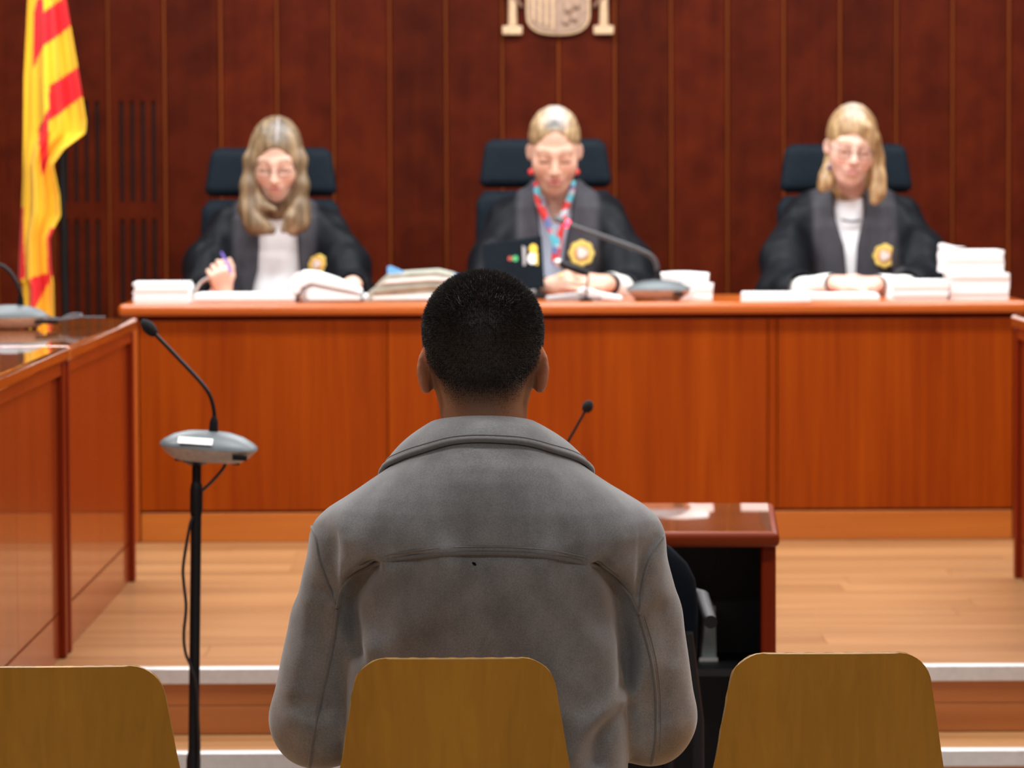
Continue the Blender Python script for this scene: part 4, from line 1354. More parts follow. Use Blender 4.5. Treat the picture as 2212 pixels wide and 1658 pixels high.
# ------------------------------------------------------------------ the three judges
def judge(label, pxc, hc_px, pitch, yaw, roll, hs, skin, lips, brow, arms, opening, shirt_mat, hair_fn, extras, up=.06, vneck=False, drop=0.0):
    YH = 12.70
    hc = PV(hc_px[0], hc_px[1], YH)
    jx = P(pxc, 500, 12.85).x
    R = rot(pitch, yaw, roll)
    cx, cy = jx, 12.87
    U = lambda z: z + up * float(sstep(1.02, 1.24, np.float64(z)))
    UL = lambda zz: [U(z) for z in zz]
    F = Field(axis(jx - .32, (jx - .13, .005), (jx + .13, .0033), (jx + .32, .005)),
              axis(12.12, (12.84, .0036), (13.02, .006)),
              axis(.29, (1.02, .014), (hc[2] + .17 * hs, .0033)))
    # torso, pelvis, legs
    F.ell((jx, cy, 1.15 + up * .7), (.150, .085, .19), .03)
    F.ell((jx, cy, .95), (.135, .09, .18), .05)
    F.ell((jx, cy, .86), (.165, .11, .105), .05)
    for s in (-1, 1):
        F.cone((jx + s * .085, cy - .02, .852), (jx + s * .10, 12.42, .845), .070, .052, .03)
        F.cone((jx + s * .10, 12.42, .845), (jx + s * .10, 12.40, .40), .050, .034, .03)
        F.cone((jx + s * .10, 12.41, .345), (jx + s * .105, 12.24, .335), .034, .028, .03)
        F.cone((jx + s * .04, cy, U(1.275)), (jx + s * .150, cy, U(1.235)), .048, .050, .04)
    nb = np.array([jx, cy - .01, U(1.28)])
    nt = hc + np.array(R) @ (np.array([0, .022, -.05]) * hs)
    F.cone(nb, nt, .056, .047 * hs, .03)
    for a in arms:
        sh = np.array([jx + a['s'] * .165, cy, U(1.225)])
        F.chain([sh, a['elbow'], a['wrist']], [.046, .040, .026], .02)
        add_hand(F, a['wrist'], a['fwd'], a['back'], a['thumb'], .95, a.get('curl', (.5, .6, .4)))
    add_head(F, hc, R, hs, k=.018)
    V, Q = F.mesh(2)
    L = local(V, hc, R, hs)
    C, inh = face_colours(L, skin, lips, brow)
    body = obj('person', V, Q, M['skin'], None, origin=(jx, 12.75, DZ), sharp=180, cols=C)
    tag(body, label, 'person', 'judges in black robes')

    # shirt
    G = Field(axis(jx - .19, (jx + .19, .007)), axis(12.70, (13.0, .007)), axis(.80, (1.46, .007)))
    G.loft([z - drop for z in UL([.82, 1.0, 1.15, 1.24, 1.285, 1.31])], jx, [cy - .005, cy - .005, cy - .005, cy - .008, cy - .01, cy - .012], [.165, .160, .160, .15, .085, .070], [.115, .112, .110, .095, .082, .074], 2.2)
    if vneck:
        G.ell((jx, cy - .11, U(1.285)), (.040, .09, .085), .01, cut=True)
    V, Q = G.mesh(2)
    V = V + vnormals(V, Q) * (.006 * (vnoise(V * [1, 1, .5], 26) - .5))[:, None]
    obj('shirt', V, Q, M[shirt_mat], body, sharp=180)

    # robe with open front
    G = Field(axis(jx - .40, (jx + .40, .0058)), axis(12.20, (13.06, .0058)), axis(.79, (1.50, .0058)))
    G.loft(UL([.80, 1.0, 1.12, 1.20, 1.26, 1.30, 1.33, 1.352]), jx, [cy - .005] * 5 + [cy, cy + .005, cy + .01],
           [.225, .215, .212, .210, .195, .140, .100, .080], [.150, .145, .140, .130, .115, .100, .090, .080], 2.2, .02)
    for a in arms:
        sh = np.array([jx + a['s'] * .150, cy, U(1.225)])
        el, wr = np.asarray(a['elbow']), np.asarray(a['wrist'])
        md = sh * .45 + el * .55 + np.array([a['s'] * .02, 0, 0])
        G.cone(sh, md, .074, .088, .04); G.cone(md, el, .088, .088, .03)
        ce = el + (wr - el) * a.get('sleeve', .62)
        G.cone(el, ce, .086, a.get('cuff_r', .066), .03)
        # sleeve mouth
        dv = (wr - el) / np.linalg.norm(wr - el)
        G.cone(ce + dv * .02, ce + dv * .12, .052, .075, .006, cut=True)
    # neck hole and front opening
    G.cone((jx, cy - .02, U(1.30)), (jx, cy - .03, U(1.30) + .12), .060 , .082 , .01, cut=True)
    oz = [q[0] for q in opening]; ol = [q[1] for q in opening]; orr = [q[2] for q in opening]

    def front(X, Y, Z):
        l = np.interp(Z, oz, ol); r = np.interp(Z, oz, orr)
        return np.maximum(np.maximum(l - X, X - r), Y - (cy - .03)) + 0 * X
    G.add(front, (jx - .25, 12.2, .78), (jx + .25, cy, 1.52), .008, cut=True)
    V, Q = G.mesh(2)
    N = vnormals(V, Q)
    rel = V - np.array([jx, cy, 0])
    side = sstep(.12, .17, np.abs(rel[:, 0]))
    fold = (vnoise(V * [1.0, 1.0, .22], 30) - .5) * .012 + (vnoise(V * [1, 1, .6], 14) - .5) * .022 * side
    V = V + N * (fold * .8)[:, None]
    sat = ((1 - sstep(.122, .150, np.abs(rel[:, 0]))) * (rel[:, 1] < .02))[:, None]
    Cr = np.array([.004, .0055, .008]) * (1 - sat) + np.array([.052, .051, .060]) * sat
    robe = obj('robe', V, Q, M['robe'], body, sharp=180, cols=Cr)
    bvh = BVHTree.FromPolygons([tuple(v) for v in V], [tuple(int(i) for i in f) for f in Q])
    # cuffs
    for a in arms:
        if not a.get('cuff', True): continue
        el, wr = np.asarray(a['elbow']), np.asarray(a['wrist'])
        dv = (wr - el) / np.linalg.norm(wr - el)
        c0 = el + (wr - el) * a.get('sleeve', .62) - dv * .01
        c1 = wr - dv * a.get('cuff_gap', .012)
        cr = a.get('cuff_size', .046)
        k = np.linspace(0, 1, 8)
        MB().tube([c0 + (c1 - c0) * q for q in k], [cr * (1.0 + .12 * math.sin(q * 9) * .4) * (1 - .28 * q ** 2) for q in k], n=22).build('cuff', M['cuff'], body, sharp=70)
        MB().tube([c1 - dv * .003, c1 + dv * .006], [cr * .73, cr * .70], n=22).build('cuff_band', M['black_fabric'], body)
    # hair
    hv = hair_fn(hc, R, hs, jx)
    obj('hair', hv[0], hv[1], M['hair'], body, sharp=180, cols=hv[2])
    extras(body, hc, R, hs, bvh, jx)
    return body


def T_of(hc, R, hs):
    return lambda p: np.asarray(hc) + np.array(R) @ (np.asarray(p, float) * hs)


def hair_cap(G, hc, R, hs, rad, face, cz=.046, cyo=.018, kcut=.012, more=None):
    Rt = np.array(R.transposed()) / hs

    def fn(X, Y, Z):
        x, y, z = X - hc[0], Y - hc[1], Z - hc[2]
        lx = Rt[0, 0] * x + Rt[0, 1] * y + Rt[0, 2] * z
        ly = Rt[1, 0] * x + Rt[1, 1] * y + Rt[1, 2] * z
        lz = Rt[2, 0] * x + Rt[2, 1] * y + Rt[2, 2] * z
        d = f_ell(lx, ly - cyo, lz - cz, rad)
        for (fc, fr) in face:
            d = smax(d, -f_ell(lx - fc[0], ly - fc[1], lz - fc[2], fr), kcut)
        if more is not None:
            d = more(d, lx, ly, lz)
        return d * hs
    G.add(fn, np.asarray(hc) - .2, np.asarray(hc) + .2, .02)


def streaks(V, base, light, amt, seed=0.0):
    n = vnoise(V * [1, 1, .06] + seed, 120)
    n2 = vnoise(V * [1, 1, .1] + seed, 45)
    a = np.clip((.6 * n + .4 * n2 - .35) * 2.2, 0, 1)[:, None] * amt
    return np.array(base) * (1 - a) + np.array(light) * a


# --- left judge: long straight hair, parted in the middle
def hair_long(hc, R, hs, jx):
    G = Field(axis(hc[0] - .16, (hc[0] + .16, .0042)), axis(12.54, (12.92, .0042)), axis(1.22, (hc[2] + .17, .0042)))
    hair_cap(G, hc, R, hs, (.080, .104, .095), [((.003, -.108, -.024), (.066, .082, .107))])
    yl = 12.655
    G.chain([PV(568, 300, 12.67), PV(542, 345, yl), PV(537, 400, yl), PV(537, 450, yl), PV(552, 483, yl - .005), PV(586, 497, yl - .01)], [.016, .016, .021, .028, .030, .016], .04)
    G.chain([PV(546, 340, 12.66), PV(546, 400, 12.65), PV(566, 442, 12.64), PV(592, 452, 12.63)], [.008, .010, .016, .010], .02)
    G.chain([PV(628, 290, 12.66), PV(649, 345, yl), PV(652, 400, yl), PV(651, 450, yl), PV(648, 480, yl), PV(632, 500, yl - .01)], [.014, .014, .017, .021, .024, .015], .04)
    G.chain([PV(640, 440, 12.64), PV(626, 470, 12.63), PV(612, 497, 12.625)], [.014, .016, .010], .02)
    G.ell((hc[0], 12.80, hc[2] - .07), (.085, .055, .15), .03)
    G.cone(hc + [.004, -.02, .01], hc + [.004, -.13, -.10], .030, .030, .004) if False else None
    V, Q = G.mesh(2)
    N = vnormals(V, Q)
    V = V + N * ((vnoise(V * [1, 1, .05], 150) - .5) * .003)[:, None]
    C = streaks(V, (.13, .085, .043), (.37, .26, .145), .9)
    L = local(V, hc, R, hs)
    root = np.exp(-((L[:, 0] - .018) / .026) ** 2) * sstep(.06, .115, L[:, 2]) * sstep(.06, -.02, L[:, 1])
    part = np.exp(-((L[:, 0] - .010) / .0028) ** 2) * sstep(.09, .11, L[:, 2]) * sstep(.05, 0, L[:, 1])
    C = C * (1 - .85 * root[:, None]) + np.array([.055, .050, .046]) * .85 * root[:, None]
    C = C * (1 - part[:, None]) + np.array([.45, .40, .38]) * part[:, None]
    return V, Q, C


def ex1(body, hc, R, hs, bvh, jx):
    glasses(body, hc, R, hs, .020, .0115)
    badge(body, bvh, 688, 572, .036)
    T = T_of(hc, R, hs)
    MB().lathe([(0, -.006), (.005, -.004), (.006, 0), (.005, .004), (0, .006)], tuple(T((.073, -.045, .004))), 10).build('earring', M['paper'], body)
    MB().tube([PV(500, 590, 12.27), PV(492, 572, 12.28), PV(478, 545, 12.33)], [.0035, .0045, .0035], n=8).build('pen', M['pen'], body)
    MB().tube(spline([PV(421, 640, 12.36), PV(426, 622, 12.37), PV(440, 606, 12.38), PV(462, 598, 12.40)], 5), [.004] * 16, n=8, flat=2.5).build('cuff_frill', M['cuff'], body)


J1A = [dict(s=-1, elbow=PV(444, 655, 12.66), wrist=PV(482, 632, 12.36), fwd=(-.10, -.45, .88), back=(.35, -.85, -.30), thumb=1, curl=(1.1, 1.2, .8), sleeve=.66, cuff=False, cuff_r=.055),
       dict(s=1, elbow=PV(752, 650, 12.68), wrist=PV(763, 613, 12.42), fwd=(-.45, -.85, -.12), back=(.2, -.1, .95), thumb=-1, curl=(.55, .6, .4), sleeve=.72, cuff=False, cuff_r=.055)]
x1 = P(597, 500, 12.73).x
op1 = [(.78, P(541, 600, 12.73).x, P(652, 600, 12.73).x), (1.05, P(541, 600, 12.73).x, P(652, 600, 12.73).x), (1.13, P(556, 560, 12.73).x, P(645, 560, 12.73).x), (1.25, P(556, 480, 12.73).x, P(640, 480, 12.73).x), (1.42, P(552, 430, 12.73).x, P(636, 430, 12.73).x)]
judge('woman judge with long dark blond hair and glasses, looking down and writing', 597, (597, 350), .38, -.02, .0, 1.05,
      (.76, .49, .37), (.55, .18, .16), (.16, .085, .05), J1A, op1, 'shirt', hair_long, ex1, up=.040)


# --- middle judge: hair pulled back
def hair_tied(hc, R, hs, jx):
    G = Field(axis(hc[0] - .12, (hc[0] + .12, .0038)), axis(12.56, (12.90, .0038)), axis(1.36, (hc[2] + .17, .0038)))
    hair_cap(G, hc, R, hs, (.0765, .099, .0905), [((0, -.112, .000), (.061, .085, .100)), ((-.075, -.02, -.05), (.03, .055, .075)), ((.075, -.02, -.05), (.03, .055, .075)), ((0, .0, -.11), (.12, .08, .085))])
    T = T_of(hc, R, hs)
    G.ell(T((0, .115, .02)), (.035, .03, .035), .02)
    V, Q = G.mesh(2)
    N = vnormals(V, Q)
    L = local(V, hc, R, hs)
    V = V + N * ((vnoise(L * [1, .1, .3], 130) - .5) * .004)[:, None]
    C = streaks(L[:, [0, 2, 1]], (.25, .15, .07), (.52, .37, .20), .9)
    grey = np.exp(-((L[:, 0] - .006) / .034) ** 2) * sstep(.085, .12, L[:, 2]) * sstep(.09, .0, L[:, 1])
    C = C * (1 - .85 * grey[:, None]) + np.array([.50, .47, .46]) * .85 * grey[:, None]
    dk = np.exp(-((L[:, 0] + .002) / .028) ** 2 - ((L[:, 2] - .112 + .25 * np.abs(L[:, 0])) / .012) ** 2) * (L[:, 1] < 0)
    C = C * (1 - .92 * dk[:, None]) + np.array([.045, .048, .045]) * .92 * dk[:, None]
    return V, Q, C


def scarf_strip(pts, w, Y, name, body, mat='scarf'):
    c = [PV(px, py, yy) for (px, py, yy) in pts]
    c = spline(c, 5)
    rings = []
    for i, p in enumerate(c):
        u = i / (len(c) - 1)
        ww = np.interp(u, np.linspace(0, 1, len(w)), w)
        t = c[min(i + 1, len(c) - 1)] - c[max(i - 1, 0)]; t /= np.linalg.norm(t)
        side = np.cross(t, [0, -1, 0]); side /= np.linalg.norm(side)
        wob = .004 * math.sin(u * 17)
        rings.append([p + side * ww * q + np.array([0, -.006 * (1 - q * q) + wob * q, 0]) for q in (-1, -.5, 0, .5, 1)] + [p + side * ww * q + np.array([0, .006, 0]) for q in (1, 0, -1)])
    return MB().loft(rings).build(name, M[mat], body, sharp=60)


def ex2(body, hc, R, hs, bvh, jx):
    T = T_of(hc, R, hs)
    for px in (1147, 1246):
        c = P(px, 371, 12.66)
        MB().lathe([(0, -.011), (.007, -.008), (.010, 0), (.007, .008), (0, .011)], tuple(c), 14).build('earring', M['earring_red'], body)
    scarf_strip([(1158, 392, 12.77), (1162, 425, 12.74), (1172, 455, 12.715), (1186, 490, 12.705), (1198, 530, 12.70), (1196, 570, 12.695)], [.010, .012, .013, .011, .010, .009], 0, 'scarf', body)
    scarf_strip([(1238, 390, 12.77), (1231, 425, 12.74), (1219, 455, 12.715), (1212, 495, 12.70), (1206, 540, 12.695), (1200, 575, 12.69)], [.009, .011, .012, .011, .009, .008], 0, 'scarf', body)
    badge(body, bvh, 1256, 547, .046)
    # cardigan-like pale shirt front hanging beside the scarf is part of the shirt; ring on the finger
    p = P(1211, 596, 12.23)
    MB().lathe([(.008, -.003), (.0105, -.002), (.0105, .002), (.008, .003)], tuple(p), 16, axis='x').build('ring', M['ring'], body)


J2A = [dict(s=-1, elbow=PV(1062, 652, 12.66), wrist=PV(1188, 618, 12.34), fwd=(.75, -.55, .30), back=(-.30, -.80, .45), thumb=1, curl=(.75, .9, .6), sleeve=.40, cuff_r=.070, cuff_size=.050, cuff_gap=.03),
       dict(s=1, elbow=PV(1366, 648, 12.66), wrist=PV(1312, 612, 12.34), fwd=(-.85, -.45, .12), back=(.25, -.70, .65), thumb=-1, curl=(.6, .7, .5), sleeve=.42, cuff_r=.075, cuff_size=.054, cuff_gap=.02)]
op2 = [(.78, P(1168, 600, 12.73).x, P(1226, 600, 12.73).x), (1.10, P(1168, 600, 12.73).x, P(1212, 600, 12.73).x), (1.22, P(1167, 520, 12.73).x, P(1222, 520, 12.73).x), (1.30, P(1163, 440, 12.73).x, P(1234, 440, 12.73).x), (1.42, P(1158, 390, 12.73).x, P(1240, 390, 12.73).x)]
judge('woman judge with tied back hair, red earrings and patterned scarf, reading', 1204, (1198, 331), .36, .0, .0, 1.12,
      (.70, .42, .305), (.60, .16, .16), (.30, .18, .11), J2A, op2, 'shirt_blue', hair_tied, ex2, up=.074, vneck=True)


# --- right judge: shoulder length fair hair with swept fringe
def hair_bob(hc, R, hs, jx):
    G = Field(axis(hc[0] - .15, (hc[0] + .15, .0040)), axis(12.54, (12.92, .0040)), axis(1.28, (hc[2] + .18, .0040)))
    hair_cap(G, hc, R, hs, (.078, .103, .095), [((-.008, -.110, -.040), (.056, .085, .105)), ((-.075, -.03, -.03), (.016, .03, .035))])
    T = T_of(hc, R, hs)
    G.chain([T((.040, -.070, .085)), T((.060, -.062, .050)), T((.070, -.050, .01)), T((.075, -.04, -.04))], [.010, .010, .012, .014], .04)
    G.chain([PV(1797, 335, 12.72), PV(1792, 368, 12.70), PV(1786, 392, 12.68), PV(1774, 408, 12.67)], [.016, .018, .022, .012], .035)
    G.chain([PV(1885, 300, 12.68), PV(1893, 345, 12.67), PV(1897, 385, 12.66), PV(1896, 415, 12.655), PV(1888, 436, 12.65)], [.012, .015, .020, .021, .012], .035)
    G.ell((hc[0], 12.80, hc[2] - .06), (.082, .05, .12), .03)
    V, Q = G.mesh(2)
    N = vnormals(V, Q)
    V = V + N * ((vnoise(V * [1, 1, .08], 110) - .5) * .005)[:, None]
    C = streaks(V, (.27, .155, .065), (.55, .375, .185), .9, 3.0)
    L = local(V, hc, R, hs)
    root = np.exp(-((L[:, 0] + .01) / .032) ** 2) * sstep(.09, .13, L[:, 2])
    C = C * (1 - .6 * root[:, None]) + np.array([.46, .40, .37]) * .6 * root[:, None]
    return V, Q, C


def ex3(body, hc, R, hs, bvh, jx):
    glasses(body, hc, R, hs, .0215, .0165, rim=.0013)
    badge(body, bvh, 1912, 553, .041, .012)
    c = P(1791, 362, 12.66)
    MB().lathe([(0, -.008), (.005, -.006), (.007, 0), (.005, .006), (0, .008)], tuple(c), 12).build('earring', M['earring_blue'], body)
    pts = [PV(1812, 430, 12.70), PV(1822, 462, 12.715), PV(1838, 474, 12.72), PV(1856, 462, 12.715), PV(1866, 430, 12.70)]
    scarf_strip([(1818, 474, 12.742), (1838, 478, 12.738), (1860, 476, 12.742)], [.004, .004], 0, 'shirt_stripe', body, 'mic_grey')
    scarf_strip([(1822, 486, 12.742), (1840, 489, 12.738), (1858, 487, 12.742)], [.006, .006], 0, 'shirt_stripe', body, 'tab_blue') if False else None


J3A = [dict(s=-1, elbow=PV(1690, 640, 12.62), wrist=PV(1803, 612, 12.33), fwd=(.88, -.40, .10), back=(-.15, -.60, .78), thumb=1, curl=(.5, .7, .5), sleeve=.30, cuff_r=.080, cuff_size=.046, cuff_gap=.01),
       dict(s=1, elbow=PV(2000, 630, 12.62), wrist=PV(1893, 614, 12.33), fwd=(-.88, -.35, .05), back=(.15, -.55, .80), thumb=-1, curl=(.6, .8, .5), sleeve=.30, cuff_r=.080, cuff_size=.044, cuff_gap=.01)]
op3 = [(.78, P(1830, 600, 12.73).x, P(1850, 600, 12.73).x), (1.10, P(1831, 590, 12.73).x, P(1848, 590, 12.73).x), (1.20, P(1822, 520, 12.73).x, P(1852, 520, 12.73).x), (1.29, P(1807, 450, 12.73).x, P(1866, 450, 12.73).x), (1.42, P(1802, 400, 12.73).x, P(1870, 400, 12.73).x)]
judge('woman judge with straight fair hair and round glasses, hands clasped', 1840, (1838, 322), .18, .03, .10, 1.06,
      (.72, .44, .34), (.60, .24, .22), (.40, .26, .14), J3A, op3, 'shirt', hair_bob, ex3, up=.072, drop=.016)

# ------------------------------------------------------------------ the man in the grey jacket, seen from behind
MX = P(1050, 1100, 5.6).x
MHX = P(1043, 700, 5.6).x
MY = 5.56
hc = np.array([MHX, 5.615, 1.180]); RM = rot(.02, math.pi, .0); HS = 1.055
F = Field(axis(MX - .36, (MX - .12, .0055), (MX + .12, .0034), (MX + .36, .0055)),
          axis(5.36, (5.74, .0034), (6.32, .0060)), axis(.0, (1.03, .009), (1.345, .0034)))
F.loft([.46, .6, .75, .88, .96, 1.02, 1.05], MX, [MY + .03] * 7, [.145, .14, .14, .145, .155, .10, .075], [.09, .085, .08, .08, .08, .08, .07], 2.2)
F.ell((MX, MY + .05, .54), (.165, .13, .09), .05)
F.cone((MX, MY + .02, 1.00), hc + [0, -.012, -.04], .064, .0625, .03)
for s in (-1, 1):
    F.cone((MX + s * .06, MY + .02, .985), (MX + s * .18, MY + .03, .92), .045, .045, .04)
    el = np.array([MX + s * .243, MY + .080, .672]); wr = np.array([MX + s * .075, MY + .33, .615])
    F.chain([(MX + s * .185, MY + .05, .905), el, wr], [.044, .036, .030], .02)
    add_hand(F, wr, (-s * .5, .8, -.25), (0, .2, .95), s * -1 * -1, 1.05, (.4, .5, .4))
    F.cone((MX + s * .085, MY + .08, .525), (MX + s * .13, MY + .47, .525), .075, .057, .03)
    F.cone((MX + s * .13, MY + .47, .525), (MX + s * .13, MY + .50, .10), .053, .037, .03)
    F.cone((MX + s * .13, MY + .47, .055), (MX + s * .14, MY + .64, .04), .040, .032, .03)
add_head(F, hc, RM, HS, male=True, k=.02)
V, Q = F.mesh(2)
L = local(V, hc, RM, HS)
SKIN = (.335, .155, .080)
C, inh = face_colours(L, SKIN, (.34, .12, .09), (.02, .015, .012), True)


def hairness(L):
    ax = np.abs(L[:, 0]); ang = np.arctan2(ax, L[:, 1])          # 0 at the back, pi at the face
    zl = np.interp(ang, [0, .5, .9, 1.3, 1.7, 2.2, 2.6, math.pi], [-.072, -.066, -.046, -.012, .004, .055, .085, .088])
    return sstep(0, .060, L[:, 2] - zl)


hn = hairness(L)
notear = 1 - sstep(.076, .080, np.abs(L[:, 0])) * (L[:, 2] < .034) * (L[:, 2] > -.045)
hcol = (hn * notear * inh)[:, None]
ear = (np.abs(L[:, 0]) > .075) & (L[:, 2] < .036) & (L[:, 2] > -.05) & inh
C[ear] = np.array([.60, .235, .125])  # ears paler and redder: light glowing through them put into the colour
C = C * (1 - hcol * .95) + np.array([.012, .010, .009]) * hcol * .95
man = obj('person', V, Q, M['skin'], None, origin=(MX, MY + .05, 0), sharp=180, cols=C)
tag(man, 'man in grey jacket with cropped black hair, seated with his back turned', 'person')

# cropped hair: short blades standing on the scalp
Nn = vnormals(V, Q)
tri = Q[:, :3]
ctr = V[Q].mean(1); Lc = local(ctr, hc, RM, HS)
hf = hairness(Lc)
okf = (hf > .03) & (np.abs(Lc[:, 0]) < .10) & (np.abs(Lc[:, 1]) < .13) & (Lc[:, 2] > -.06) & (Lc[:, 2] < .16) & ~((np.abs(Lc[:, 0]) > .079) & (Lc[:, 2] < .034))
fi = np.nonzero(okf)[0]
cnt = 52000
pick = RNG.choice(fi, cnt, p=(hf[fi] ** .8 + .05) / (hf[fi] ** .8 + .05).sum())
w4 = RNG.dirichlet(np.ones(4), cnt)
B = (V[Q[pick]] * w4[:, :, None]).sum(1); NB = (Nn[Q[pick]] * w4[:, :, None]).sum(1)
NB = NB / np.linalg.norm(NB, axis=1)[:, None]
lh = hf[pick] * (.0022 + .0048 * sstep(.02, .11, Lc[pick][:, 2])) * RNG.uniform(.6, 1.2, cnt) + .0006
dirn = NB + RNG.normal(0, .28, (cnt, 3)) + np.array([0, -.05, -.25]) * (1 - sstep(.08, .13, Lc[pick][:, 2]))[:, None]
dirn /= np.linalg.norm(dirn, axis=1)[:, None]
sdv = np.cross(dirn, RNG.normal(0, 1, (cnt, 3))); sdv /= np.linalg.norm(sdv, axis=1)[:, None]
hw_ = .00042
HVv = np.stack([B - sdv * hw_ - NB * .0004, B + sdv * hw_ - NB * .0004, B + dirn * lh[:, None]], 1).reshape(-1, 3)
HF = np.arange(cnt * 3).reshape(-1, 3)
hh = obj('hair', HVv, HF, M['buzz'], man, sharp=0, smooth=False)
tag(hh, 'cropped black hair fading toward the neck', None, None, 'stuff')

# jacket
J = Field(axis(MX - .37, (MX + .37, .0042)), axis(5.32, (5.98, .0042)), axis(.46, (1.11, .0042)))
zs = [.47, .55, .65, .74, .82, .88, .915, .945, .965, .985, 1.005, 1.03, 1.052, 1.075, 1.09]
J.loft(zs, MX, [MY + .015] * 5 + [MY + .012, MY + .01, MY + .01, MY + .01, MY + .01, MY + .012, MY + .014, MY + .014, MY + .014, MY + .014],
       [.203, .203, .208, .206, .200, .206, .226, .243, .240, .222, .196, .158, .128, .100, .085],
       [.138, .136, .138, .142, .150, .158, .160, .160, .158, .156, .153, .147, .136, .116, .098], 2.15, .02)
for s in (-1, 1):
    J.cone((MX + s * .185, MY + .025, .905), (MX + s * .220, MY + .055, .81), .078, .066, .035)
    el = np.array([MX + s * (.250 if s < 0 else .238), MY + .065, .664])
    J.cone((MX + s * .220, MY + .055, .815), el, .067, .069, .006)
    J.cone(el, (MX + s * .105, MY + .28, .625), .068, .050, .012)
    J.cone((MX + s * .105, MY + .285, .624), (MX + s * .06, MY + .36, .61), .036, .036, .004, cut=True)
J.cone((MX, MY + .03, 1.05), (MX, MY + .04, 1.16), .070, .076, .01, cut=True)
V, Q = J.mesh(3)
N = vnormals(V, Q)


def XZ(pts, Y=5.42):
    return [(P(a, b, Y).x, P(a, b, Y).z) for a, b in pts]


yoke = [(728, 1312), (742, 1262), (775, 1232), (840, 1208), (930, 1196), (1040, 1191), (1150, 1195), (1240, 1208), (1300, 1228), (1340, 1258), (1365, 1290), (1380, 1325)]
STROKES = [  # polyline, width, amplitude (+ towards the viewer)
    ([(1300, 1236), (1336, 1285), (1352, 1350), (1360, 1430), (1356, 1500)], .013, -.048),
    ([(1285, 1250), (1318, 1310), (1330, 1400)], .022, .010),
    ([(798, 1236), (764, 1282), (750, 1340), (762, 1425)], .013, -.044),
    ([(830, 1240), (800, 1300), (790, 1400)], .022, .010),
    ([(965, 1215), (935, 1290), (870, 1360), (790, 1420)], .030, .015),
    ([(900, 1225), (850, 1300), (820, 1360)], .028, -.013),
    ([(1040, 1230), (1060, 1400)], .055, -.008),
    ([(1185, 1215), (1225, 1300), (1290, 1400), (1330, 1470)], .026, .012),
    ([(1215, 1230), (1290, 1340)], .020, -.010),
    ([(1362, 1500), (1325, 1545), (1262, 1580), (1225, 1640)], .020, .016),
    ([(1345, 1560), (1300, 1600), (1290, 1658)], .014, -.020),
    ([(1240, 1480), (1300, 1520)], .022, .005),
    ([(720, 1130), (748, 1170), (742, 1220)], .018, .008),
    ([(690, 1150), (712, 1200), (705, 1290)], .014, -.010),
    ([(1395, 1130), (1350, 1170), (1345, 1230)], .020, .005),
    ([(1425, 1180), (1395, 1230), (1385, 1300)], .013, -.012),
    ([(650, 1330), (640, 1420), (620, 1520)], .020, .010),
    ([(690, 1300), (672, 1400), (652, 1500)], .014, -.009),
    ([(1445, 1350), (1460, 1450), (1440, 1580)], .020, -.010),
    ([(1470, 1480), (1450, 1590)], .014, .006),
    ([(620, 1580), (660, 1600), (700, 1590)], .014, .005),
    ([(640, 1540), (690, 1560)], .012, -.005),
    ([(870, 1010), (820, 1080), (790, 1150)], .030, .004),
    ([(1200, 1010), (1290, 1080), (1320, 1150)], .030, .004)]
facing = sstep(-.1, .5, -N[:, 1])
disp = np.zeros(len(V))
for pts, w, amp in STROKES:
    d = polydist(V[:, 0], V[:, 2], XZ([tuple(q) for q in spline(pts, 5)]))
    disp += amp * np.exp(-(d / w) ** 2)
yk = XZ([tuple(q) for q in spline(yoke, 5)])
dy = polydist(V[:, 0], V[:, 2], yk)
yz = np.interp(V[:, 0], [p[0] for p in yk], [p[1] for p in yk])
inside = (V[:, 0] > yk[0][0]) & (V[:, 0] < yk[-1][0])
above = sstep(-.003, .003, V[:, 2] - yz) * inside
disp += .005 * above * np.exp(-(np.maximum(dy, 0) / .05) ** 2) - .005 * (1 - above) * inside * np.exp(-(dy / .010) ** 2)
V = V + np.stack([N[:, 0] * .3, N[:, 1], N[:, 2] * .3], 1) * (disp * facing)[:, None]
V = V + N * ((vnoise(V, 16) - .5) * .006)[:, None]
V = lap(V, Q, .5)
base = np.array([.228, .227, .227])
mott = vnoise(V, 30) * .6 + vnoise(V, 75) * .4
Cj = base * (0.86 + .30 * mott)[:, None]
jk = obj('jacket', V, Q, M['jacket'], man, sharp=180, cols=Cj)
bvh = BVHTree.FromPolygons([tuple(v) for v in V], [tuple(int(i) for i in f) for f in Q])


def on_jacket(pts, off=.0, n=6):
    out = []
    for px, py in spline([np.array(p, float) for p in pts], n):
        d = (CAM_R @ Vector(((px - 1106) / F_PX, (829 - py) / F_PX, -1.0))).normalized()
        h, nr, _, _ = bvh.ray_cast(CAM, d)
        if h is not None and h.y < 5.75:
            out.append(np.array(h + nr * off))
    return out


def seam(pts, r, off=0.0):
    q = on_jacket(pts, off)
    if len(q) < 3: return
    for _ in range(2):
        q = [q[0]] + [(q[i - 1] + q[i] * 2 + q[i + 1]) / 4 for i in range(1, len(q) - 1)] + [q[-1]]
    MB().tube(q, r, n=8).build('seam', M['seam'], jk, sharp=180)


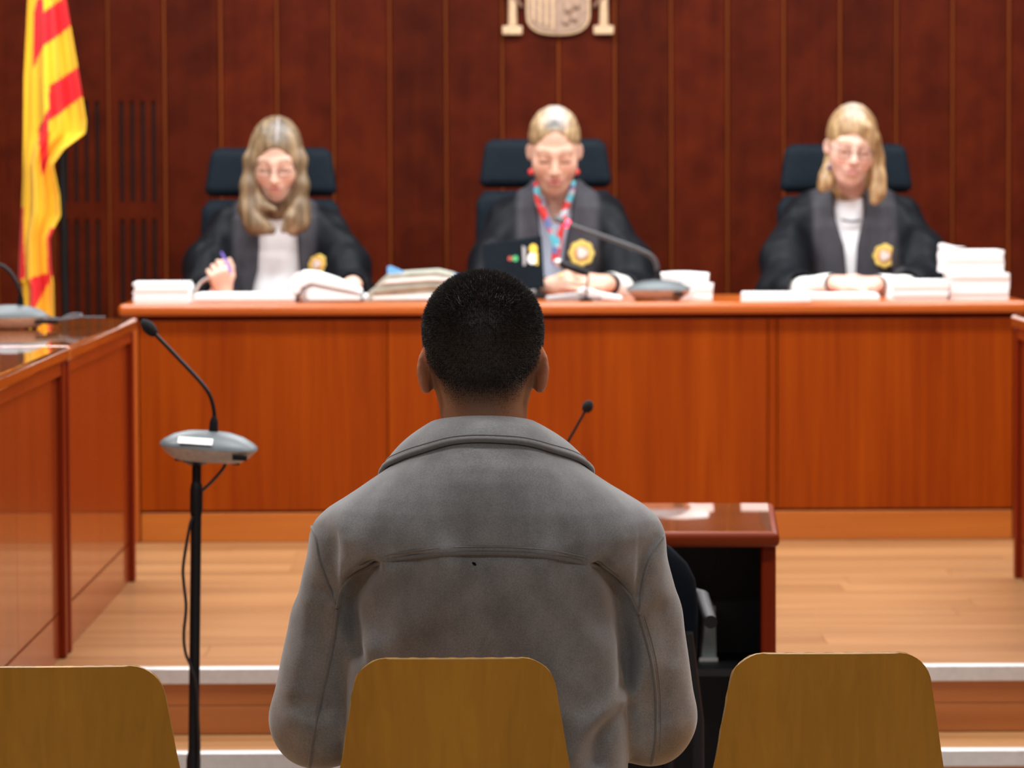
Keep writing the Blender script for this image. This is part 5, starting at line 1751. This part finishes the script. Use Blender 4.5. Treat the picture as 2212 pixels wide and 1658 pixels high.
seam(yoke, .0028, .0016)
seam([(a, b - 11) for a, b in yoke[2:-2]], .0010, .0006)
seam([(672, 1132), (684, 1165), (690, 1205), (705, 1250), (728, 1312)], .0020, .0008)
seam([(1438, 1150), (1412, 1185), (1395, 1225), (1386, 1270), (1380, 1325)], .0020, .0008)
seam([(728, 1312), (722, 1380), (706, 1450), (688, 1530), (674, 1610), (668, 1656)], .0024, .0008)
seam([(1380, 1325), (1398, 1390), (1412, 1460), (1418, 1540), (1415, 1610), (1406, 1656)], .0024, .0008)
seam([(1392, 1330), (1412, 1400), (1424, 1470), (1428, 1550), (1424, 1620)], .0012)
mk = on_jacket([(1020, 1214), (1024, 1217), (1028, 1220)], .001, 2)
if len(mk) >= 3:
    MB().tube([mk[0], mk[len(mk) // 2], mk[-1]], [.0008, .0024, .0008], n=6).build('hanger_loop', M['black_fabric'], jk)

# collar: stand and turned-down leaf
CX, CY = P(1043, 900, 5.6).x, MY + .035
nphi, nu = 61, 14
outer, inner = [], []
for i in range(nphi):
    ph = math.radians(-150 + 300 * i / (nphi - 1))      # 0 at the back
    c_, s_ = math.cos(ph), math.sin(ph)
    top = np.array([CX + .078 * s_, CY - .080 * c_, 1.118 - .034 * (1 - c_) / 2 - .022 * max(0, -c_)])
    bot = np.array([CX + .004 + .150 * s_ * (1.0 + .10 * max(0, -c_)), CY + .008 - .140 * c_, 1.094 - .054 * (1 - c_) ** 1.1 - .03 * max(0, -c_)])
    hit, nrm, _, dist = bvh.find_nearest(Vector(bot))
    if hit is not None and dist < .05:
        bot = np.array(hit + nrm * .0055)
    ro, ri = [], []
    for k in range(nu):
        u = k / (nu - 1)
        p = top * (1 - u) + bot * u
        bul = .006 * math.sin(math.pi * u) * (1 if u < 1 else 0)
        dirx = np.array([s_, -c_, .6]); dirx /= np.linalg.norm(dirx)
        p = p + dirx * bul
        ro.append(p)
    for k in range(6):
        u = k / 5
        ri.append(np.array([CX + (.072 - .004 * u) * s_, CY - (.074 - .004 * u) * c_, top[2] - .002 - .055 * u]))
    outer.append(ro); inner.append(ri[::-1])
rows = []
for i in range(nphi):
    rows.append(inner[i] + outer[i])
VV = [p for r in rows for p in r]; kk = len(rows[0])
FFc = [(i * kk + j, (i + 1) * kk + j, (i + 1) * kk + j + 1, i * kk + j + 1) for i in range(nphi - 1) for j in range(kk - 1)]
VVa = np.array(VV)
col = obj('collar', VV, FFc, M['jacket'], man, sharp=180, cols=base * (0.90 + .30 * (vnoise(VVa, 30) * .6 + vnoise(VVa, 75) * .4))[:, None])
bm = bmesh.new(); bm.from_mesh(col.data); bmesh.ops.recalc_face_normals(bm, faces=bm.faces); bm.to_mesh(col.data); bm.free()
so = col.modifiers.new('thick', 'SOLIDIFY'); so.thickness = .005; so.offset = 0
ed = [outer[i][-1] for i in range(nphi)]
MB().tube(ed, .0042, n=8).build('rolled_edge', M['seam'], col, sharp=180)
st_ = [outer[i][-3] * .75 + outer[i][-2] * .25 + np.array([math.sin(math.radians(-150 + 5 * i)), -math.cos(math.radians(-150 + 5 * i)), .6]) * .0022 for i in range(nphi)]
MB().tube(st_, .0010, n=6).build('stitching', M['seam'], col, sharp=180)

# trousers and shoes
T = Field(axis(MX - .24, (MX + .24, .009)), axis(5.42, (6.2, .009)), axis(.06, (.66, .009)))
T.ell((MX, MY + .05, .545), (.180, .145, .100), .05)
for s in (-1, 1):
    T.cone((MX + s * .085, MY + .08, .53), (MX + s * .13, MY + .47, .53), .085, .072, .03)
    T.cone((MX + s * .13, MY + .47, .525), (MX + s * .13, MY + .50, .11), .070, .055, .03)
V, Q = T.mesh(2)
V = V + vnormals(V, Q) * ((vnoise(V, 18) - .5) * .010)[:, None]
obj('trousers', V, Q, M['trousers'], man, sharp=180)
for s in (-1, 1):
    T = Field(axis(MX + s * .135 - .07, (MX + s * .135 + .07, .006)), axis(MY + .38, (MY + .74, .006)), axis(-.005, (.13, .006)))
    T.cone((MX + s * .13, MY + .47, .055), (MX + s * .142, MY + .66, .040), .052, .042, .02)
    T.cone((MX + s * .13, MY + .48, .06), (MX + s * .13, MY + .49, .10), .05, .046, .02)
    T.add(lambda X, Y, Z: Z - .004 + 0 * X + 0 * Y, (MX - 1, 5, -.1), (MX + 1, 7, .2), .004, cut=True)
    V, Q = T.mesh(2)
    obj('shoe', V, Q, M['shoe'], man, sharp=180)
